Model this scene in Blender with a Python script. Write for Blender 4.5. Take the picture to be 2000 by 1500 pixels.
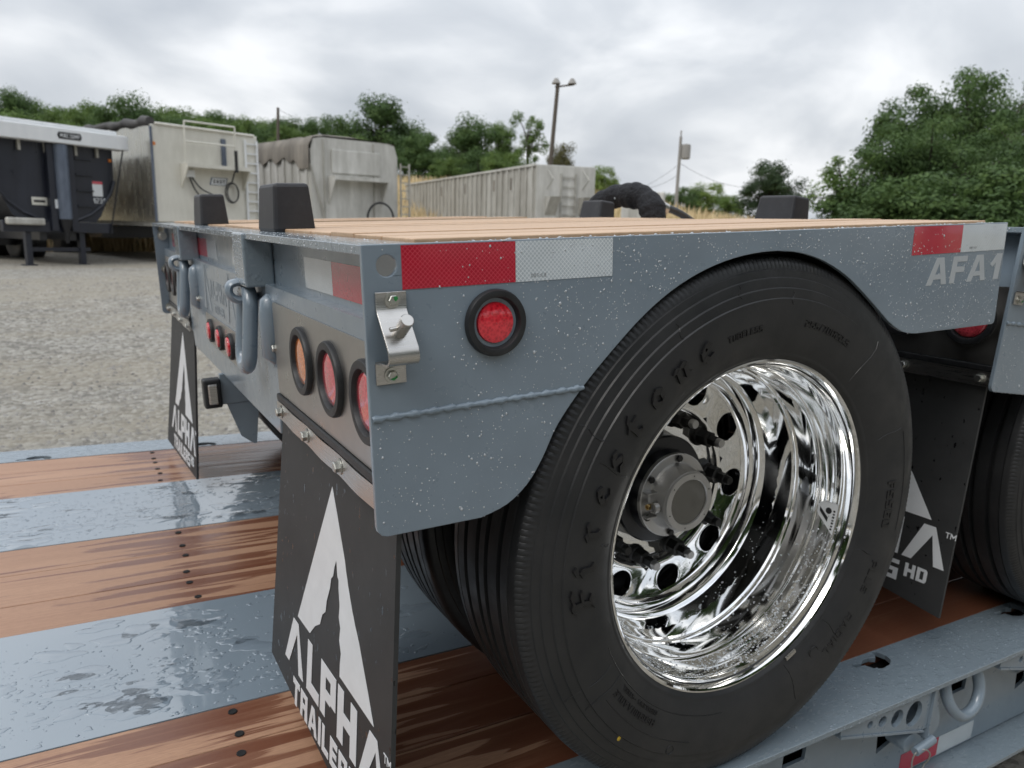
import bpy, bmesh, math, random
from mathutils import Vector, Matrix, Euler
from mathutils.geometry import tessellate_polygon
R = math.radians
random.seed(7)
S = bpy.context.scene
for o in list(bpy.data.objects): bpy.data.objects.remove(o)

# ------------------------------------------------------------------ camera
cam_d = bpy.data.cameras.new('camera'); cam = bpy.data.objects.new('camera', cam_d)
S.collection.objects.link(cam); S.camera = cam
CAM = Vector((-0.2789, -0.815, 1.5898))
_r = Vector((0.864653, -0.501944, 0.020670)); _u = Vector((0.088232, 0.192238, 0.977374)); _f = Vector((0.494560, 0.843266, -0.210506))
cam.matrix_world = Matrix(((_r.x, _u.x, -_f.x, CAM.x), (_r.y, _u.y, -_f.y, CAM.y), (_r.z, _u.z, -_f.z, CAM.z), (0, 0, 0, 1)))
cam_d.sensor_width = 36; cam_d.lens = 26.205; cam_d.clip_start = 0.05; cam_d.clip_end = 2000
cam_d.dof.use_dof = True; cam_d.dof.focus_distance = 1.08; cam_d.dof.aperture_fstop = 7.5
FPX = 1455.83
def ray(px, py):
    return (_r * ((px - 1000) / FPX) + _u * (-(py - 750) / FPX) + _f)
def at(px, py, D):                      # the world point seen at a photo pixel, D metres away on the map
    d = ray(px, py); return CAM + d * (D / math.hypot(d.x, d.y))

# ------------------------------------------------------------------ sky
W = bpy.data.worlds.new('World'); S.world = W; W.use_nodes = True
nt = W.node_tree; nt.nodes.clear()
def N(t, typ, **kw):
    n = t.nodes.new(typ)
    for k, v in kw.items(): setattr(n, k, v)
    return n
SUN_EL, SUN_AZ = 48, 200                # azimuth on the map, degrees from +X
wo = N(nt, 'ShaderNodeOutputWorld'); bg = N(nt, 'ShaderNodeBackground')
sky = N(nt, 'ShaderNodeTexSky', sky_type='NISHITA', sun_disc=False)
sky.sun_elevation = R(SUN_EL); sky.sun_rotation = R(90 - SUN_AZ); sky.dust_density = 4; sky.air_density = 1.5
tc = N(nt, 'ShaderNodeTexCoord'); sp = N(nt, 'ShaderNodeSeparateXYZ')
nt.links.new(tc.outputs['Generated'], sp.inputs[0])
mx = N(nt, 'ShaderNodeMath', operation='MAXIMUM'); mx.inputs[1].default_value = 0.0; nt.links.new(sp.outputs['Z'], mx.inputs[0])
ad = N(nt, 'ShaderNodeMath', operation='ADD'); ad.inputs[1].default_value = 0.42; nt.links.new(mx.outputs[0], ad.inputs[0])
dv = N(nt, 'ShaderNodeVectorMath', operation='DIVIDE'); nt.links.new(tc.outputs['Generated'], dv.inputs[0])
cb = N(nt, 'ShaderNodeCombineXYZ')
for i in range(3): nt.links.new(ad.outputs[0], cb.inputs[i])
nt.links.new(cb.outputs[0], dv.inputs[1])
n1 = N(nt, 'ShaderNodeTexNoise'); n1.inputs['Scale'].default_value = 2.4; n1.inputs['Detail'].default_value = 6; n1.inputs['Roughness'].default_value = 0.46
n1.inputs['Distortion'].default_value = 0.35
mp = N(nt, 'ShaderNodeMapping'); mp.inputs['Location'].default_value = (3.1, 1.7, 0.4)
nt.links.new(dv.outputs[0], mp.inputs[0]); nt.links.new(mp.outputs[0], n1.inputs['Vector'])
cr = N(nt, 'ShaderNodeValToRGB')
e = cr.color_ramp.elements
e[0].position = 0.33; e[0].color = (0.53, 0.57, 0.63, 1)
e[1].position = 0.64; e[1].color = (0.95, 0.97, 1.0, 1)
k = e.new(0.49); k.color = (0.68, 0.715, 0.765, 1)
nt.links.new(n1.outputs['Fac'], cr.inputs[0])
sk = N(nt, 'ShaderNodeMixRGB', blend_type='MULTIPLY'); sk.inputs[0].default_value = 1; sk.inputs[2].default_value = (0.1, 0.1, 0.1, 1)
nt.links.new(sky.outputs[0], sk.inputs[1])
mixs = N(nt, 'ShaderNodeMixRGB'); mixs.inputs[0].default_value = 0.93
nt.links.new(sk.outputs[0], mixs.inputs[1]); nt.links.new(cr.outputs[0], mixs.inputs[2])
# an overcast sky is brightest overhead (the usual overcast law, softened)
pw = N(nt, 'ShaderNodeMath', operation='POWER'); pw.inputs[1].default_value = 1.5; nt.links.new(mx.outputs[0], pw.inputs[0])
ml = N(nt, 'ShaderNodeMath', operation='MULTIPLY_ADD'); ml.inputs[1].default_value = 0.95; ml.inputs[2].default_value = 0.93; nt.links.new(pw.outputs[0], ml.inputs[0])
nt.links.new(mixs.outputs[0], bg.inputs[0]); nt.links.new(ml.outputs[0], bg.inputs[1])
nt.links.new(bg.outputs[0], wo.inputs[0])

# ------------------------------------------------------------------ sun behind the overcast
sd = bpy.data.lights.new('sun', 'SUN'); so = bpy.data.objects.new('sun', sd); S.collection.objects.link(so)
sd.energy = 0.9; sd.angle = R(25); sd.color = (1.0, 0.97, 0.92)
dirv = Vector((math.cos(R(SUN_AZ)) * math.cos(R(SUN_EL)), math.sin(R(SUN_AZ)) * math.cos(R(SUN_EL)), math.sin(R(SUN_EL))))
so.rotation_euler = dirv.to_track_quat('Z', 'Y').to_euler()
S.view_settings.view_transform = 'Standard'; S.view_settings.look = 'None'
S.view_settings.exposure = 0.12; S.view_settings.gamma = 1.0; S.view_settings.use_curve_mapping = False
S.render.engine = 'CYCLES'; S.cycles.max_bounces = 10; S.cycles.transmission_bounces = 8; S.cycles.glossy_bounces = 6
S.cycles.caustics_reflective = False; S.cycles.caustics_refractive = False

# ------------------------------------------------------------------ mesh helpers
class MB:
    def __init__(s): s.v = []; s.f = []
    def add(s, vs, fs):
        b = len(s.v); s.v += [tuple(v) for v in vs]; s.f += [tuple(b + i for i in f) for f in fs]; return s
    def box(s, x0, x1, y0, y1, z0, z1, M=None):
        vs = [Vector((x, y, z)) for x in (x0, x1) for y in (y0, y1) for z in (z0, z1)]
        if M is not None: vs = [M @ v for v in vs]
        return s.add(vs, [(0, 1, 3, 2), (4, 6, 7, 5), (0, 4, 5, 1), (2, 3, 7, 6), (0, 2, 6, 4), (1, 5, 7, 3)])
    def prism(s, loops, fn, h0, h1):
        """polygon (first loop) with holes (other loops) in 2D, fn(u,v,h)->xyz"""
        pts = [p for l in loops for p in l]
        tris = tessellate_polygon([[Vector((p[0], p[1], 0)) for p in l] for l in loops])
        n = len(pts); vs = [fn(u, v, h0) for u, v in pts] + [fn(u, v, h1) for u, v in pts]
        fs = []
        for t in tris:
            a, b, c = t
            area = (pts[b][0]-pts[a][0])*(pts[c][1]-pts[a][1])-(pts[c][0]-pts[a][0])*(pts[b][1]-pts[a][1])
            if area < 0: a, b, c = a, c, b
            fs.append((a, c, b)); fs.append((n + a, n + b, n + c))
        b0 = 0
        for l in loops:
            m = len(l)
            for i in range(m):
                j = (i + 1) % m; fs.append((b0 + i, b0 + j, n + b0 + j, n + b0 + i))
            b0 += m
        return s.add(vs, fs)
    def tube(s, path, r, seg=10, closed=False, caps=True, up=Vector((0, 0, 1)), sx=1.0):
        P = [Vector(p) for p in path]; m = len(P); rr = r if isinstance(r, (list, tuple)) else [r] * m
        vs = []; pn = None
        for i in range(m):
            a = P[i - 1] if (i > 0 or closed) else P[i]; b = P[(i + 1) % m] if (i < m - 1 or closed) else P[i]
            t = (b - a).normalized()
            if pn is None:
                pn = t.cross(up)
                if pn.length < 1e-4: pn = t.cross(Vector((1, 0, 0)))
            pn = (pn - t * pn.dot(t)).normalized(); q = t.cross(pn)
            for k in range(seg):
                an = 2 * math.pi * k / seg; vs.append(P[i] + pn * (math.cos(an) * rr[i] * sx) + q * (math.sin(an) * rr[i]))
        fs = []
        for i in range(m if closed else m - 1):
            j = (i + 1) % m
            for k in range(seg):
                l = (k + 1) % seg; fs.append((i*seg+k, i*seg+l, j*seg+l, j*seg+k))
        if caps and not closed:
            fs.append(tuple(range(seg - 1, -1, -1))); fs.append(tuple((m - 1) * seg + k for k in range(seg)))
        return s.add(vs, fs)
    def lathe(s, prof, o, e1, e2, n, seg=48, mod=None, cap0=False, cap1=False):
        o = Vector(o); e1 = Vector(e1); e2 = Vector(e2); n = Vector(n); m = len(prof); vs = []
        for k in range(seg):
            a = 2 * math.pi * k / seg; d = e1 * math.cos(a) + e2 * math.sin(a)
            for i, (r, h) in enumerate(prof):
                rr = r - (mod(i, k) if mod else 0); vs.append(o + d * rr + n * h)
        fs = []
        for k in range(seg):
            l = (k + 1) % seg
            for i in range(m - 1): fs.append((k*m+i, l*m+i, l*m+i+1, k*m+i+1))
        if cap0: fs.append(tuple(k * m for k in range(seg - 1, -1, -1)))
        if cap1: fs.append(tuple(k * m + m - 1 for k in range(seg)))
        return s.add(vs, fs)
    def dome(s, c, n, t, rx, ry, h, seg=8, rings=3):
        c = Vector(c); n = Vector(n).normalized(); t = Vector(t); t = (t - n * t.dot(n)).normalized(); q = n.cross(t)
        vs = []; 
        for i in range(rings):
            a = (math.pi / 2) * i / rings
            for k in range(seg):
                b = 2 * math.pi * k / seg
                vs.append(c + t * (math.cos(b) * rx * math.cos(a)) + q * (math.sin(b) * ry * math.cos(a)) + n * (h * math.sin(a) - 0.0002))
        vs.append(c + n * h); fs = []
        for i in range(rings - 1):
            for k in range(seg):
                l = (k + 1) % seg; fs.append((i*seg+k, i*seg+l, (i+1)*seg+l, (i+1)*seg+k))
        for k in range(seg): fs.append(((rings-1)*seg+k, (rings-1)*seg+(k+1) % seg, rings*seg))
        fs.append(tuple(range(seg - 1, -1, -1)))
        return s.add(vs, fs)
    def build(s, name, mat, parent=None, smooth=False, bevel=0, fix=True, kind=None, angle=35):
        me = bpy.data.meshes.new(name); me.from_pydata(s.v, [], s.f)
        if fix:
            bm = bmesh.new(); bm.from_mesh(me); bmesh.ops.recalc_face_normals(bm, faces=bm.faces); bm.to_mesh(me); bm.free()
        if smooth:
            me.polygons.foreach_set('use_smooth', [True] * len(me.polygons))
            if smooth != 'all': me.set_sharp_from_angle(angle=R(angle))
        for mm in (mat if isinstance(mat, (list, tuple)) else [mat]): me.materials.append(mm)
        o = bpy.data.objects.new(name, me); S.collection.objects.link(o)
        if parent is not None: o.parent = parent
        if bevel:
            b = o.modifiers.new('bevel', 'BEVEL'); b.width = bevel; b.segments = 2; b.limit_method = 'ANGLE'; b.angle_limit = R(50)
        if kind: o['kind'] = kind
        return o
def root(name, loc=(0, 0, 0), rot=None):
    o = bpy.data.objects.new(name, None); S.collection.objects.link(o); o.empty_display_size = 0.1
    o.location = loc
    if rot is not None: o.rotation_euler = rot
    return o
def tag(o, label, cat, group=None):
    o['label'] = label; o['category'] = cat
    if group: o['group'] = group
    return o
def copy_tree(o, parent=None):
    c = o.copy(); S.collection.objects.link(c); c.parent = parent
    for ch in [x for x in bpy.data.objects if x.parent == o]: copy_tree(ch, c)
    return c
def smoothpts(pts, n=4, closed=False):
    P = [Vector(p) for p in pts]; out = []; m = len(P)
    for i in range(m if closed else m - 1):
        p0 = P[i-1] if (i > 0 or closed) else P[i]; p1 = P[i]; p2 = P[(i+1) % m]; p3 = P[(i+2) % m] if (i < m-2 or closed) else p2
        for k in range(n):
            t = k / n
            out.append(0.5*((2*p1)+(p2-p0)*t+(2*p0-5*p1+4*p2-p3)*t*t+(-p0+3*p1-3*p2+p3)*t**3))
    if not closed: out.append(P[-1])
    return out
def circ(cx, cy, r, n=24, ry=None):
    return [(cx + r*math.cos(2*math.pi*k/n), cy + (ry or r)*math.sin(2*math.pi*k/n)) for k in range(n)]
def sstep(a, b, x):
    t = max(0, min(1, (x - a) / (b - a))); return t*t*(3-2*t)

# ------------------------------------------------------------------ materials
def mat(name, col=(0.5, 0.5, 0.5), rough=0.5, metal=0.0, **kw):
    m = bpy.data.materials.new(name); m.use_nodes = True; b = m.node_tree.nodes['Principled BSDF']
    b.inputs['Base Color'].default_value = (*col, 1); b.inputs['Roughness'].default_value = rough; b.inputs['Metallic'].default_value = metal
    for k, v in kw.items(): b.inputs[k].default_value = v
    return m, m.node_tree, b
def noise(t, scale, detail=4, rough=0.55, vec=None, stretch=None, dist=0.0, coord='Object'):
    n = N(t, 'ShaderNodeTexNoise'); n.inputs['Scale'].default_value = scale; n.inputs['Detail'].default_value = detail
    n.inputs['Roughness'].default_value = rough; n.inputs['Distortion'].default_value = dist
    c = N(t, 'ShaderNodeTexCoord'); src = c.outputs[coord]
    if stretch:
        mp = N(t, 'ShaderNodeMapping'); mp.inputs['Scale'].default_value = stretch; t.links.new(src, mp.inputs[0]); src = mp.outputs[0]
    t.links.new(src, n.inputs['Vector']); return n
def ramp(t, src, stops):
    r = N(t, 'ShaderNodeValToRGB'); e = r.color_ramp.elements
    while len(e) < len(stops): e.new(0.5)
    for k, (p, c) in zip(e, stops): k.position = p; k.color = (*c, 1) if len(c) == 3 else c
    t.links.new(src, r.inputs[0]); return r
def g3(v): return (v, v, v)
def bump(t, b, src, strength=0.3, dist=0.01, prev=None):
    n = N(t, 'ShaderNodeBump'); n.inputs['Strength'].default_value = strength; n.inputs['Distance'].default_value = dist
    t.links.new(src, n.inputs['Height'])
    if prev: t.links.new(prev.outputs[0], n.inputs['Normal'])
    t.links.new(n.outputs[0], b.inputs['Normal']); return n
def mixc(t, fac, a, b, mode='MIX'):
    m = N(t, 'ShaderNodeMixRGB', blend_type=mode)
    for i, x in ((0, fac), (1, a), (2, b)):
        if hasattr(x, 'is_output'): t.links.new(x, m.inputs[i])
        else: m.inputs[i].default_value = x if i == 0 else (*x, 1)
    return m.outputs[0]
def math_(t, op, a, b=None):
    m = N(t, 'ShaderNodeMath', operation=op)
    for i, x in ((0, a), (1, b)):
        if x is None: continue
        if hasattr(x, 'is_output'): t.links.new(x, m.inputs[i])
        else: m.inputs[i].default_value = x
    return m.outputs[0]
M = {}
def paint(name, col, rough=0.32, wet=0.0):
    m, t, b = mat(name, col, rough, **{'Coat Weight': 0.75, 'Coat Roughness': 0.13})
    n = noise(t, 9, 5); c = ramp(t, n.outputs['Fac'], [(0.3, [x*0.93 for x in col]), (0.7, [min(1, x*1.05) for x in col])])
    t.links.new(c.outputs[0], b.inputs['Base Color'])
    n2 = noise(t, 30, 4); r = ramp(t, n2.outputs['Fac'], [(0.3, g3(rough-0.07)), (0.7, g3(rough+0.1))]); t.links.new(r.outputs[0], b.inputs['Roughness'])
    n3 = noise(t, 420, 2); bump(t, b, n3.outputs['Fac'], 0.035, 0.002)
    M[name] = m; return m
GREY = (0.212, 0.266, 0.318)
paint('paint_grey', GREY)
# rain-wet steel cover plates: beads and flat puddles over the same grey
m, t, b = mat('paint_wet', (0.235, 0.29, 0.34), 0.16, **{'Coat Weight': 1.0, 'Coat Roughness': 0.03, 'Coat IOR': 1.5, 'Specular IOR Level': 0.7})
def add_water(t, b, s1=7, s2=30):
    v = noise(t, s2, 3, 0.5, stretch=(.8, 1.2, 1)); w = noise(t, 2.4, 4, stretch=(.6, 1.4, 1))
    bn = N(t, 'ShaderNodeBump'); bn.inputs['Strength'].default_value = 0.05; bn.inputs['Distance'].default_value = 0.004
    t.links.new(v.outputs['Fac'], bn.inputs['Height']); t.links.new(bn.outputs[0], b.inputs['Coat Normal']); t.links.new(bn.outputs[0], b.inputs['Normal'])
    ro = ramp(t, w.outputs['Fac'], [(0.35, g3(0.07)), (0.65, g3(0.20))]); t.links.new(ro.outputs[0], b.inputs['Roughness']); h = v
    return h
add_water(t, b); M['paint_wet'] = m
m, t, b = mat('paint_damp', (0.215, 0.265, 0.305), 0.3, **{'Coat Weight': 0.6, 'Coat Roughness': 0.08})
a = noise(t, 34, 4, 0.6, stretch=(1, 2, 1)); ra = ramp(t, a.outputs['Fac'], [(0.55, g3(0)), (0.62, g3(1))])
bump(t, b, ra.outputs[0], 0.35, 0.002); rr = ramp(t, a.outputs['Fac'], [(0.3, g3(0.34)), (0.62, g3(0.12))]); t.links.new(rr.outputs[0], b.inputs['Roughness'])
M['paint_damp'] = m
def wood(name, lo, hi, wetcol, streak_x=None, rough=0.5):
    m, t, b = mat(name, hi, rough)
    oi = N(t, 'ShaderNodeObjectInfo'); tcn = N(t, 'ShaderNodeTexCoord')
    off = N(t, 'ShaderNodeVectorMath', operation='ADD'); sc = N(t, 'ShaderNodeCombineXYZ')
    t.links.new(math_(t, 'MULTIPLY', oi.outputs['Random'], 37.0), sc.inputs[0]); t.links.new(math_(t, 'MULTIPLY', oi.outputs['Random'], 11.0), sc.inputs[1])
    t.links.new(tcn.outputs['Object'], off.inputs[0]); t.links.new(sc.outputs[0], off.inputs[1])
    def nz(scale, st, det=5, ro=0.6, dist=0.0):
        mp = N(t, 'ShaderNodeMapping'); mp.inputs['Scale'].default_value = st; t.links.new(off.outputs[0], mp.inputs[0])
        n = N(t, 'ShaderNodeTexNoise'); n.inputs['Scale'].default_value = scale; n.inputs['Detail'].default_value = det; n.inputs['Roughness'].default_value = ro
        n.inputs['Distortion'].default_value = dist; t.links.new(mp.outputs[0], n.inputs['Vector']); return n.outputs['Fac']
    big = nz(3.0, (0.45, 3.2, 1), 4); grain = nz(9.0, (0.5, 34, 8), 6, 0.7); pore = nz(60, (1, 9, 4), 3)
    c1 = ramp(t, big, [(0.3, lo), (0.72, hi)])
    c2 = mixc(t, 0.34, c1.outputs[0], ramp(t, grain, [(0.30, [x*0.6 for x in lo]), (0.48, lo), (0.66, [min(1, x*1.18) for x in hi])]).outputs[0])
    c3 = mixc(t, 0.22, c2, ramp(t, pore, [(0.35, [x*0.55 for x in lo]), (0.55, hi)]).outputs[0])
    tint = mixc(t, math_(t, 'MULTIPLY', oi.outputs['Random'], 0.38), c3, [x*0.86 for x in lo])
    last = tint; ro_src = None
    if streak_x is not None:
        st = nz(3.6, (0.55, 9.5, 1), 2.5, 0.45, 0.5); sx = N(t, 'ShaderNodeSeparateXYZ'); t.links.new(tcn.outputs['Object'], sx.inputs[0])
        d = math_(t, 'ABSOLUTE', math_(t, 'SUBTRACT', sx.outputs['X'], streak_x))
        near = math_(t, 'SUBTRACT', 0.19, math_(t, 'MULTIPLY', d, 0.70)); near = math_(t, 'MAXIMUM', near, 0.0)
        # rain also lies under the load: damp boards forward of the flaps
        fw = N(t, 'ShaderNodeMapRange'); fw.inputs['From Min'].default_value = -0.66; fw.inputs['From Max'].default_value = -0.1; fw.inputs['To Max'].default_value = 0.42
        t.links.new(sx.outputs['X'], fw.inputs['Value'])
        v = math_(t, 'ADD', math_(t, 'ADD', st, near), fw.outputs[0])
        wet = ramp(t, v, [(0.615, g3(0)), (0.640, g3(0.7)), (0.78, g3(1))])
        last = mixc(t, wet.outputs[0], tint, mixc(t, 0.55, tint, wetcol))
        last = mixc(t, math_(t, 'MULTIPLY', wet.outputs[0], 0.62), last, wetcol)
        ro = ramp(t, wet.outputs[0], [(0, g3(rough)), (1, g3(0.2))]); t.links.new(ro.outputs[0], b.inputs['Roughness'])
    t.links.new(last, b.inputs['Base Color'])
    bump(t, b, grain, 0.12, 0.002); M[name] = m
wood('wood_lower', (0.36, 0.19, 0.115), (0.56, 0.335, 0.21), (0.13, 0.036, 0.018), -0.763, 0.42)
wood('wood_upper', (0.50, 0.31, 0.18), (0.74, 0.53, 0.35), (0.2, 0.09, 0.05), None, 0.5)
m, t, b = mat('rubber_tyre', (0.018, 0.018, 0.019), 0.5, **{'Specular IOR Level': 0.5})
n = noise(t, 7, 6, 0.65); c = ramp(t, n.outputs['Fac'], [(0.35, (0.014, 0.015, 0.0165)), (0.62, (0.025, 0.025, 0.026)), (0.8, (0.040, 0.036, 0.031))]); t.links.new(c.outputs[0], b.inputs['Base Color'])
n2 = noise(t, 26, 5); r2 = ramp(t, n2.outputs['Fac'], [(0.3, g3(0.36)), (0.7, g3(0.56))]); t.links.new(r2.outputs[0], b.inputs['Roughness']); n3 = noise(t, 260, 3); bump(t, b, n3.outputs['Fac'], 0.12, 0.001)
M['rubber_tyre'] = m
m, t, b = mat('rubber_letter', (0.010, 0.010, 0.011), 0.36); n3 = noise(t, 200, 3); bump(t, b, n3.outputs['Fac'], 0.1, 0.001); M['rubber_letter'] = m
m, t, b = mat('rubber_black', (0.017, 0.018, 0.02), 0.45); n = noise(t, 40, 5); c = ramp(t, n.outputs['Fac'], [(0.3, (0.012, 0.013, 0.015)), (0.75, (0.03, 0.031, 0.033))]); t.links.new(c.outputs[0], b.inputs['Base Color'])
n3 = noise(t, 180, 3); bump(t, b, n3.outputs['Fac'], 0.1, 0.002); M['rubber_black'] = m
m, t, b = mat('rubber_block', (0.028, 0.028, 0.032), 0.5); n = noise(t, 14, 6, 0.7); c = ramp(t, n.outputs['Fac'], [(0.3, (0.02, 0.02, 0.024)), (0.6, (0.034, 0.034, 0.038)), (0.78, (0.075, 0.07, 0.065))]); t.links.new(c.outputs[0], b.inputs['Base Color'])
bump(t, b, n.outputs['Fac'], 0.25, 0.004); M['rubber_block'] = m
m, t, b = mat('flap_rubber', (0.035, 0.036, 0.037), 0.62); n = noise(t, 5, 7, 0.7); c = ramp(t, n.outputs['Fac'], [(0.3, (0.026, 0.027, 0.028)), (0.7, (0.046, 0.047, 0.048))])
dr = noise(t, 105, 2, 0.4, stretch=(1, 1, 0.5)); dk = ramp(t, dr.outputs['Fac'], [(0.69, g3(0)), (0.72, g3(1))])
t.links.new(mixc(t, dk.outputs[0], c.outputs[0], (0.008, 0.008, 0.009)), b.inputs['Base Color'])
rr = ramp(t, dk.outputs[0], [(0, g3(0.6)), (1, g3(0.1))]); t.links.new(rr.outputs[0], b.inputs['Roughness']); n3 = noise(t, 350, 2); bump(t, b, n3.outputs['Fac'], 0.08, 0.001); M['flap_rubber'] = m
def metalmat(name, col, rough, scratch=(1, 1, 60), var=0.12):
    m, t, b = mat(name, col, rough, 1.0); n = noise(t, 14, 5, stretch=scratch); r = ramp(t, n.outputs['Fac'], [(0.3, g3(max(0.01, rough-var*0.5))), (0.7, g3(rough+var))]); t.links.new(r.outputs[0], b.inputs['Roughness'])
    n2 = noise(t, 6, 4); c = ramp(t, n2.outputs['Fac'], [(0.3, [x*0.92 for x in col]), (0.7, col)]); t.links.new(c.outputs[0], b.inputs['Base Color']); M[name] = m; return m, t, b
metalmat('stainless', (0.62, 0.60, 0.57), 0.28)
metalmat('stainless_plate', (0.50, 0.485, 0.46), 0.30, (60, 1, 1))
metalmat('polished_aluminium', (0.91, 0.91, 0.90), 0.04, (1, 1, 1), 0.05)
m, t, b = metalmat('cast_aluminium', (0.50, 0.49, 0.48), 0.42, (1, 1, 1)); n3 = noise(t, 220, 3); bump(t, b, n3.outputs['Fac'], 0.2, 0.001)
metalmat('bolt_zinc', (0.60, 0.60, 0.56), 0.3, (1, 1, 1))
mat_ = mat('nut_black', (0.02, 0.019, 0.018), 0.4, 0.4); M['nut_black'] = mat_[0]
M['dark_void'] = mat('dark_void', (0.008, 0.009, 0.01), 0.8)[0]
M['axle_black'] = mat('axle_black', (0.015, 0.016, 0.02), 0.3)[0]
M['cap_glass'] = mat('cap_glass', (0.085, 0.078, 0.062), 0.07, **{'Coat Weight': 1.0, 'Coat Roughness': 0.02})[0]
M['wet_bead'] = mat('wet_bead', (0.215, 0.268, 0.318), 0.03, **{'Coat Weight': 1.0, 'Coat Roughness': 0.0, 'Specular IOR Level': 0.8})[0]
M['oil'] = mat('oil', (0.09, 0.075, 0.05), 0.25)[0]
M['green_mark'] = mat('green_mark', (0.03, 0.27, 0.07), 0.5)[0]
M['yellow_mark'] = mat('yellow_mark', (0.5, 0.34, 0.03), 0.6)[0]
M['brass'] = mat('brass', (0.55, 0.4, 0.18), 0.35, 1.0)[0]
M['water'] = mat('water', (0.86, 0.90, 0.94), 0.02, **{'Transmission Weight': 0.4, 'IOR': 1.33, 'Specular IOR Level': 0.9})[0]  # milky white base stands in for light focused inside the drops
def decal(name, col, rough=0.45, var=0.08):
    m, t, b = mat(name, col, rough); n = noise(t, 30, 5); c = ramp(t, n.outputs['Fac'], [(0.3, [x*(1-var) for x in col]), (0.7, col)]); t.links.new(c.outputs[0], b.inputs['Base Color']); M[name] = m
decal('decal_white', (0.78, 0.80, 0.82)); decal('decal_silver', (0.50, 0.53, 0.55)); decal('decal_ghost', (0.33, 0.37, 0.40)); decal('decal_black', (0.02, 0.02, 0.022)); decal('decal_print', (0.30, 0.31, 0.32))
def tape(name, base, line, s=330.0, st=(1, 1, 1)):
    m, t, b = mat(name, base, 0.22, **{'Coat Weight': 0.8, 'Coat Roughness': 0.05})
    tcn = N(t, 'ShaderNodeTexCoord'); sp = N(t, 'ShaderNodeSeparateXYZ'); t.links.new(tcn.outputs['Object'], sp.inputs[0])
    h = math_(t, 'ADD', sp.outputs['X'], sp.outputs['Y']); a = math_(t, 'ADD', h, sp.outputs['Z']); c = math_(t, 'SUBTRACT', h, sp.outputs['Z'])
    def cell(x): return math_(t, 'ABSOLUTE', math_(t, 'SUBTRACT', math_(t, 'FRACT', math_(t, 'MULTIPLY', x, s/2)), 0.5))
    d = math_(t, 'MINIMUM', math_(t, 'SUBTRACT', 0.5, cell(a)), math_(t, 'SUBTRACT', 0.5, cell(c)))
    lr = ramp(t, d, [(0.05, g3(1)), (0.12, g3(0))]); n = noise(t, 18, 4); cv = ramp(t, n.outputs['Fac'], [(0.3, [x*0.86 for x in base]), (0.7, [min(1, x*1.08) for x in base])])
    t.links.new(mixc(t, lr.outputs[0], cv.outputs[0], line), b.inputs['Base Color']); M[name] = m
tape('tape_red', (0.50, 0.006, 0.026), (0.64, 0.045, 0.085)); tape('tape_white', (0.54, 0.60, 0.64), (0.84, 0.88, 0.90))
def lens(name, col, dark):
    m, t, b = mat(name, col, 0.08, **{'Coat Weight': 1.0, 'Coat Roughness': 0.02, 'Subsurface Weight': 0.0})
    v = N(t, 'ShaderNodeTexVoronoi'); v.inputs['Scale'].default_value = 260; tcn = N(t, 'ShaderNodeTexCoord'); t.links.new(tcn.outputs['Object'], v.inputs['Vector'])
    n = noise(t, 26, 5, 0.7, stretch=(1, 3, 0.6)); f = math_(t, 'ADD', math_(t, 'MULTIPLY', v.outputs['Distance'], 0.5), math_(t, 'MULTIPLY', n.outputs['Fac'], 0.8))
    c = ramp(t, f, [(0.3, dark), (0.62, col), (0.85, [min(1, x*1.25+0.02) for x in col])]); t.links.new(c.outputs[0], b.inputs['Base Color'])
    bump(t, b, v.outputs['Distance'], 0.08, 0.001); M[name] = m
lens('lens_red', (0.68, 0.012, 0.03), (0.30, 0.003, 0.01)); lens('lens_amber', (0.72, 0.20, 0.03), (0.34, 0.06, 0.008)); lens('lens_red_dull', (0.62, 0.06, 0.085), (0.32, 0.012, 0.022))

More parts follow.
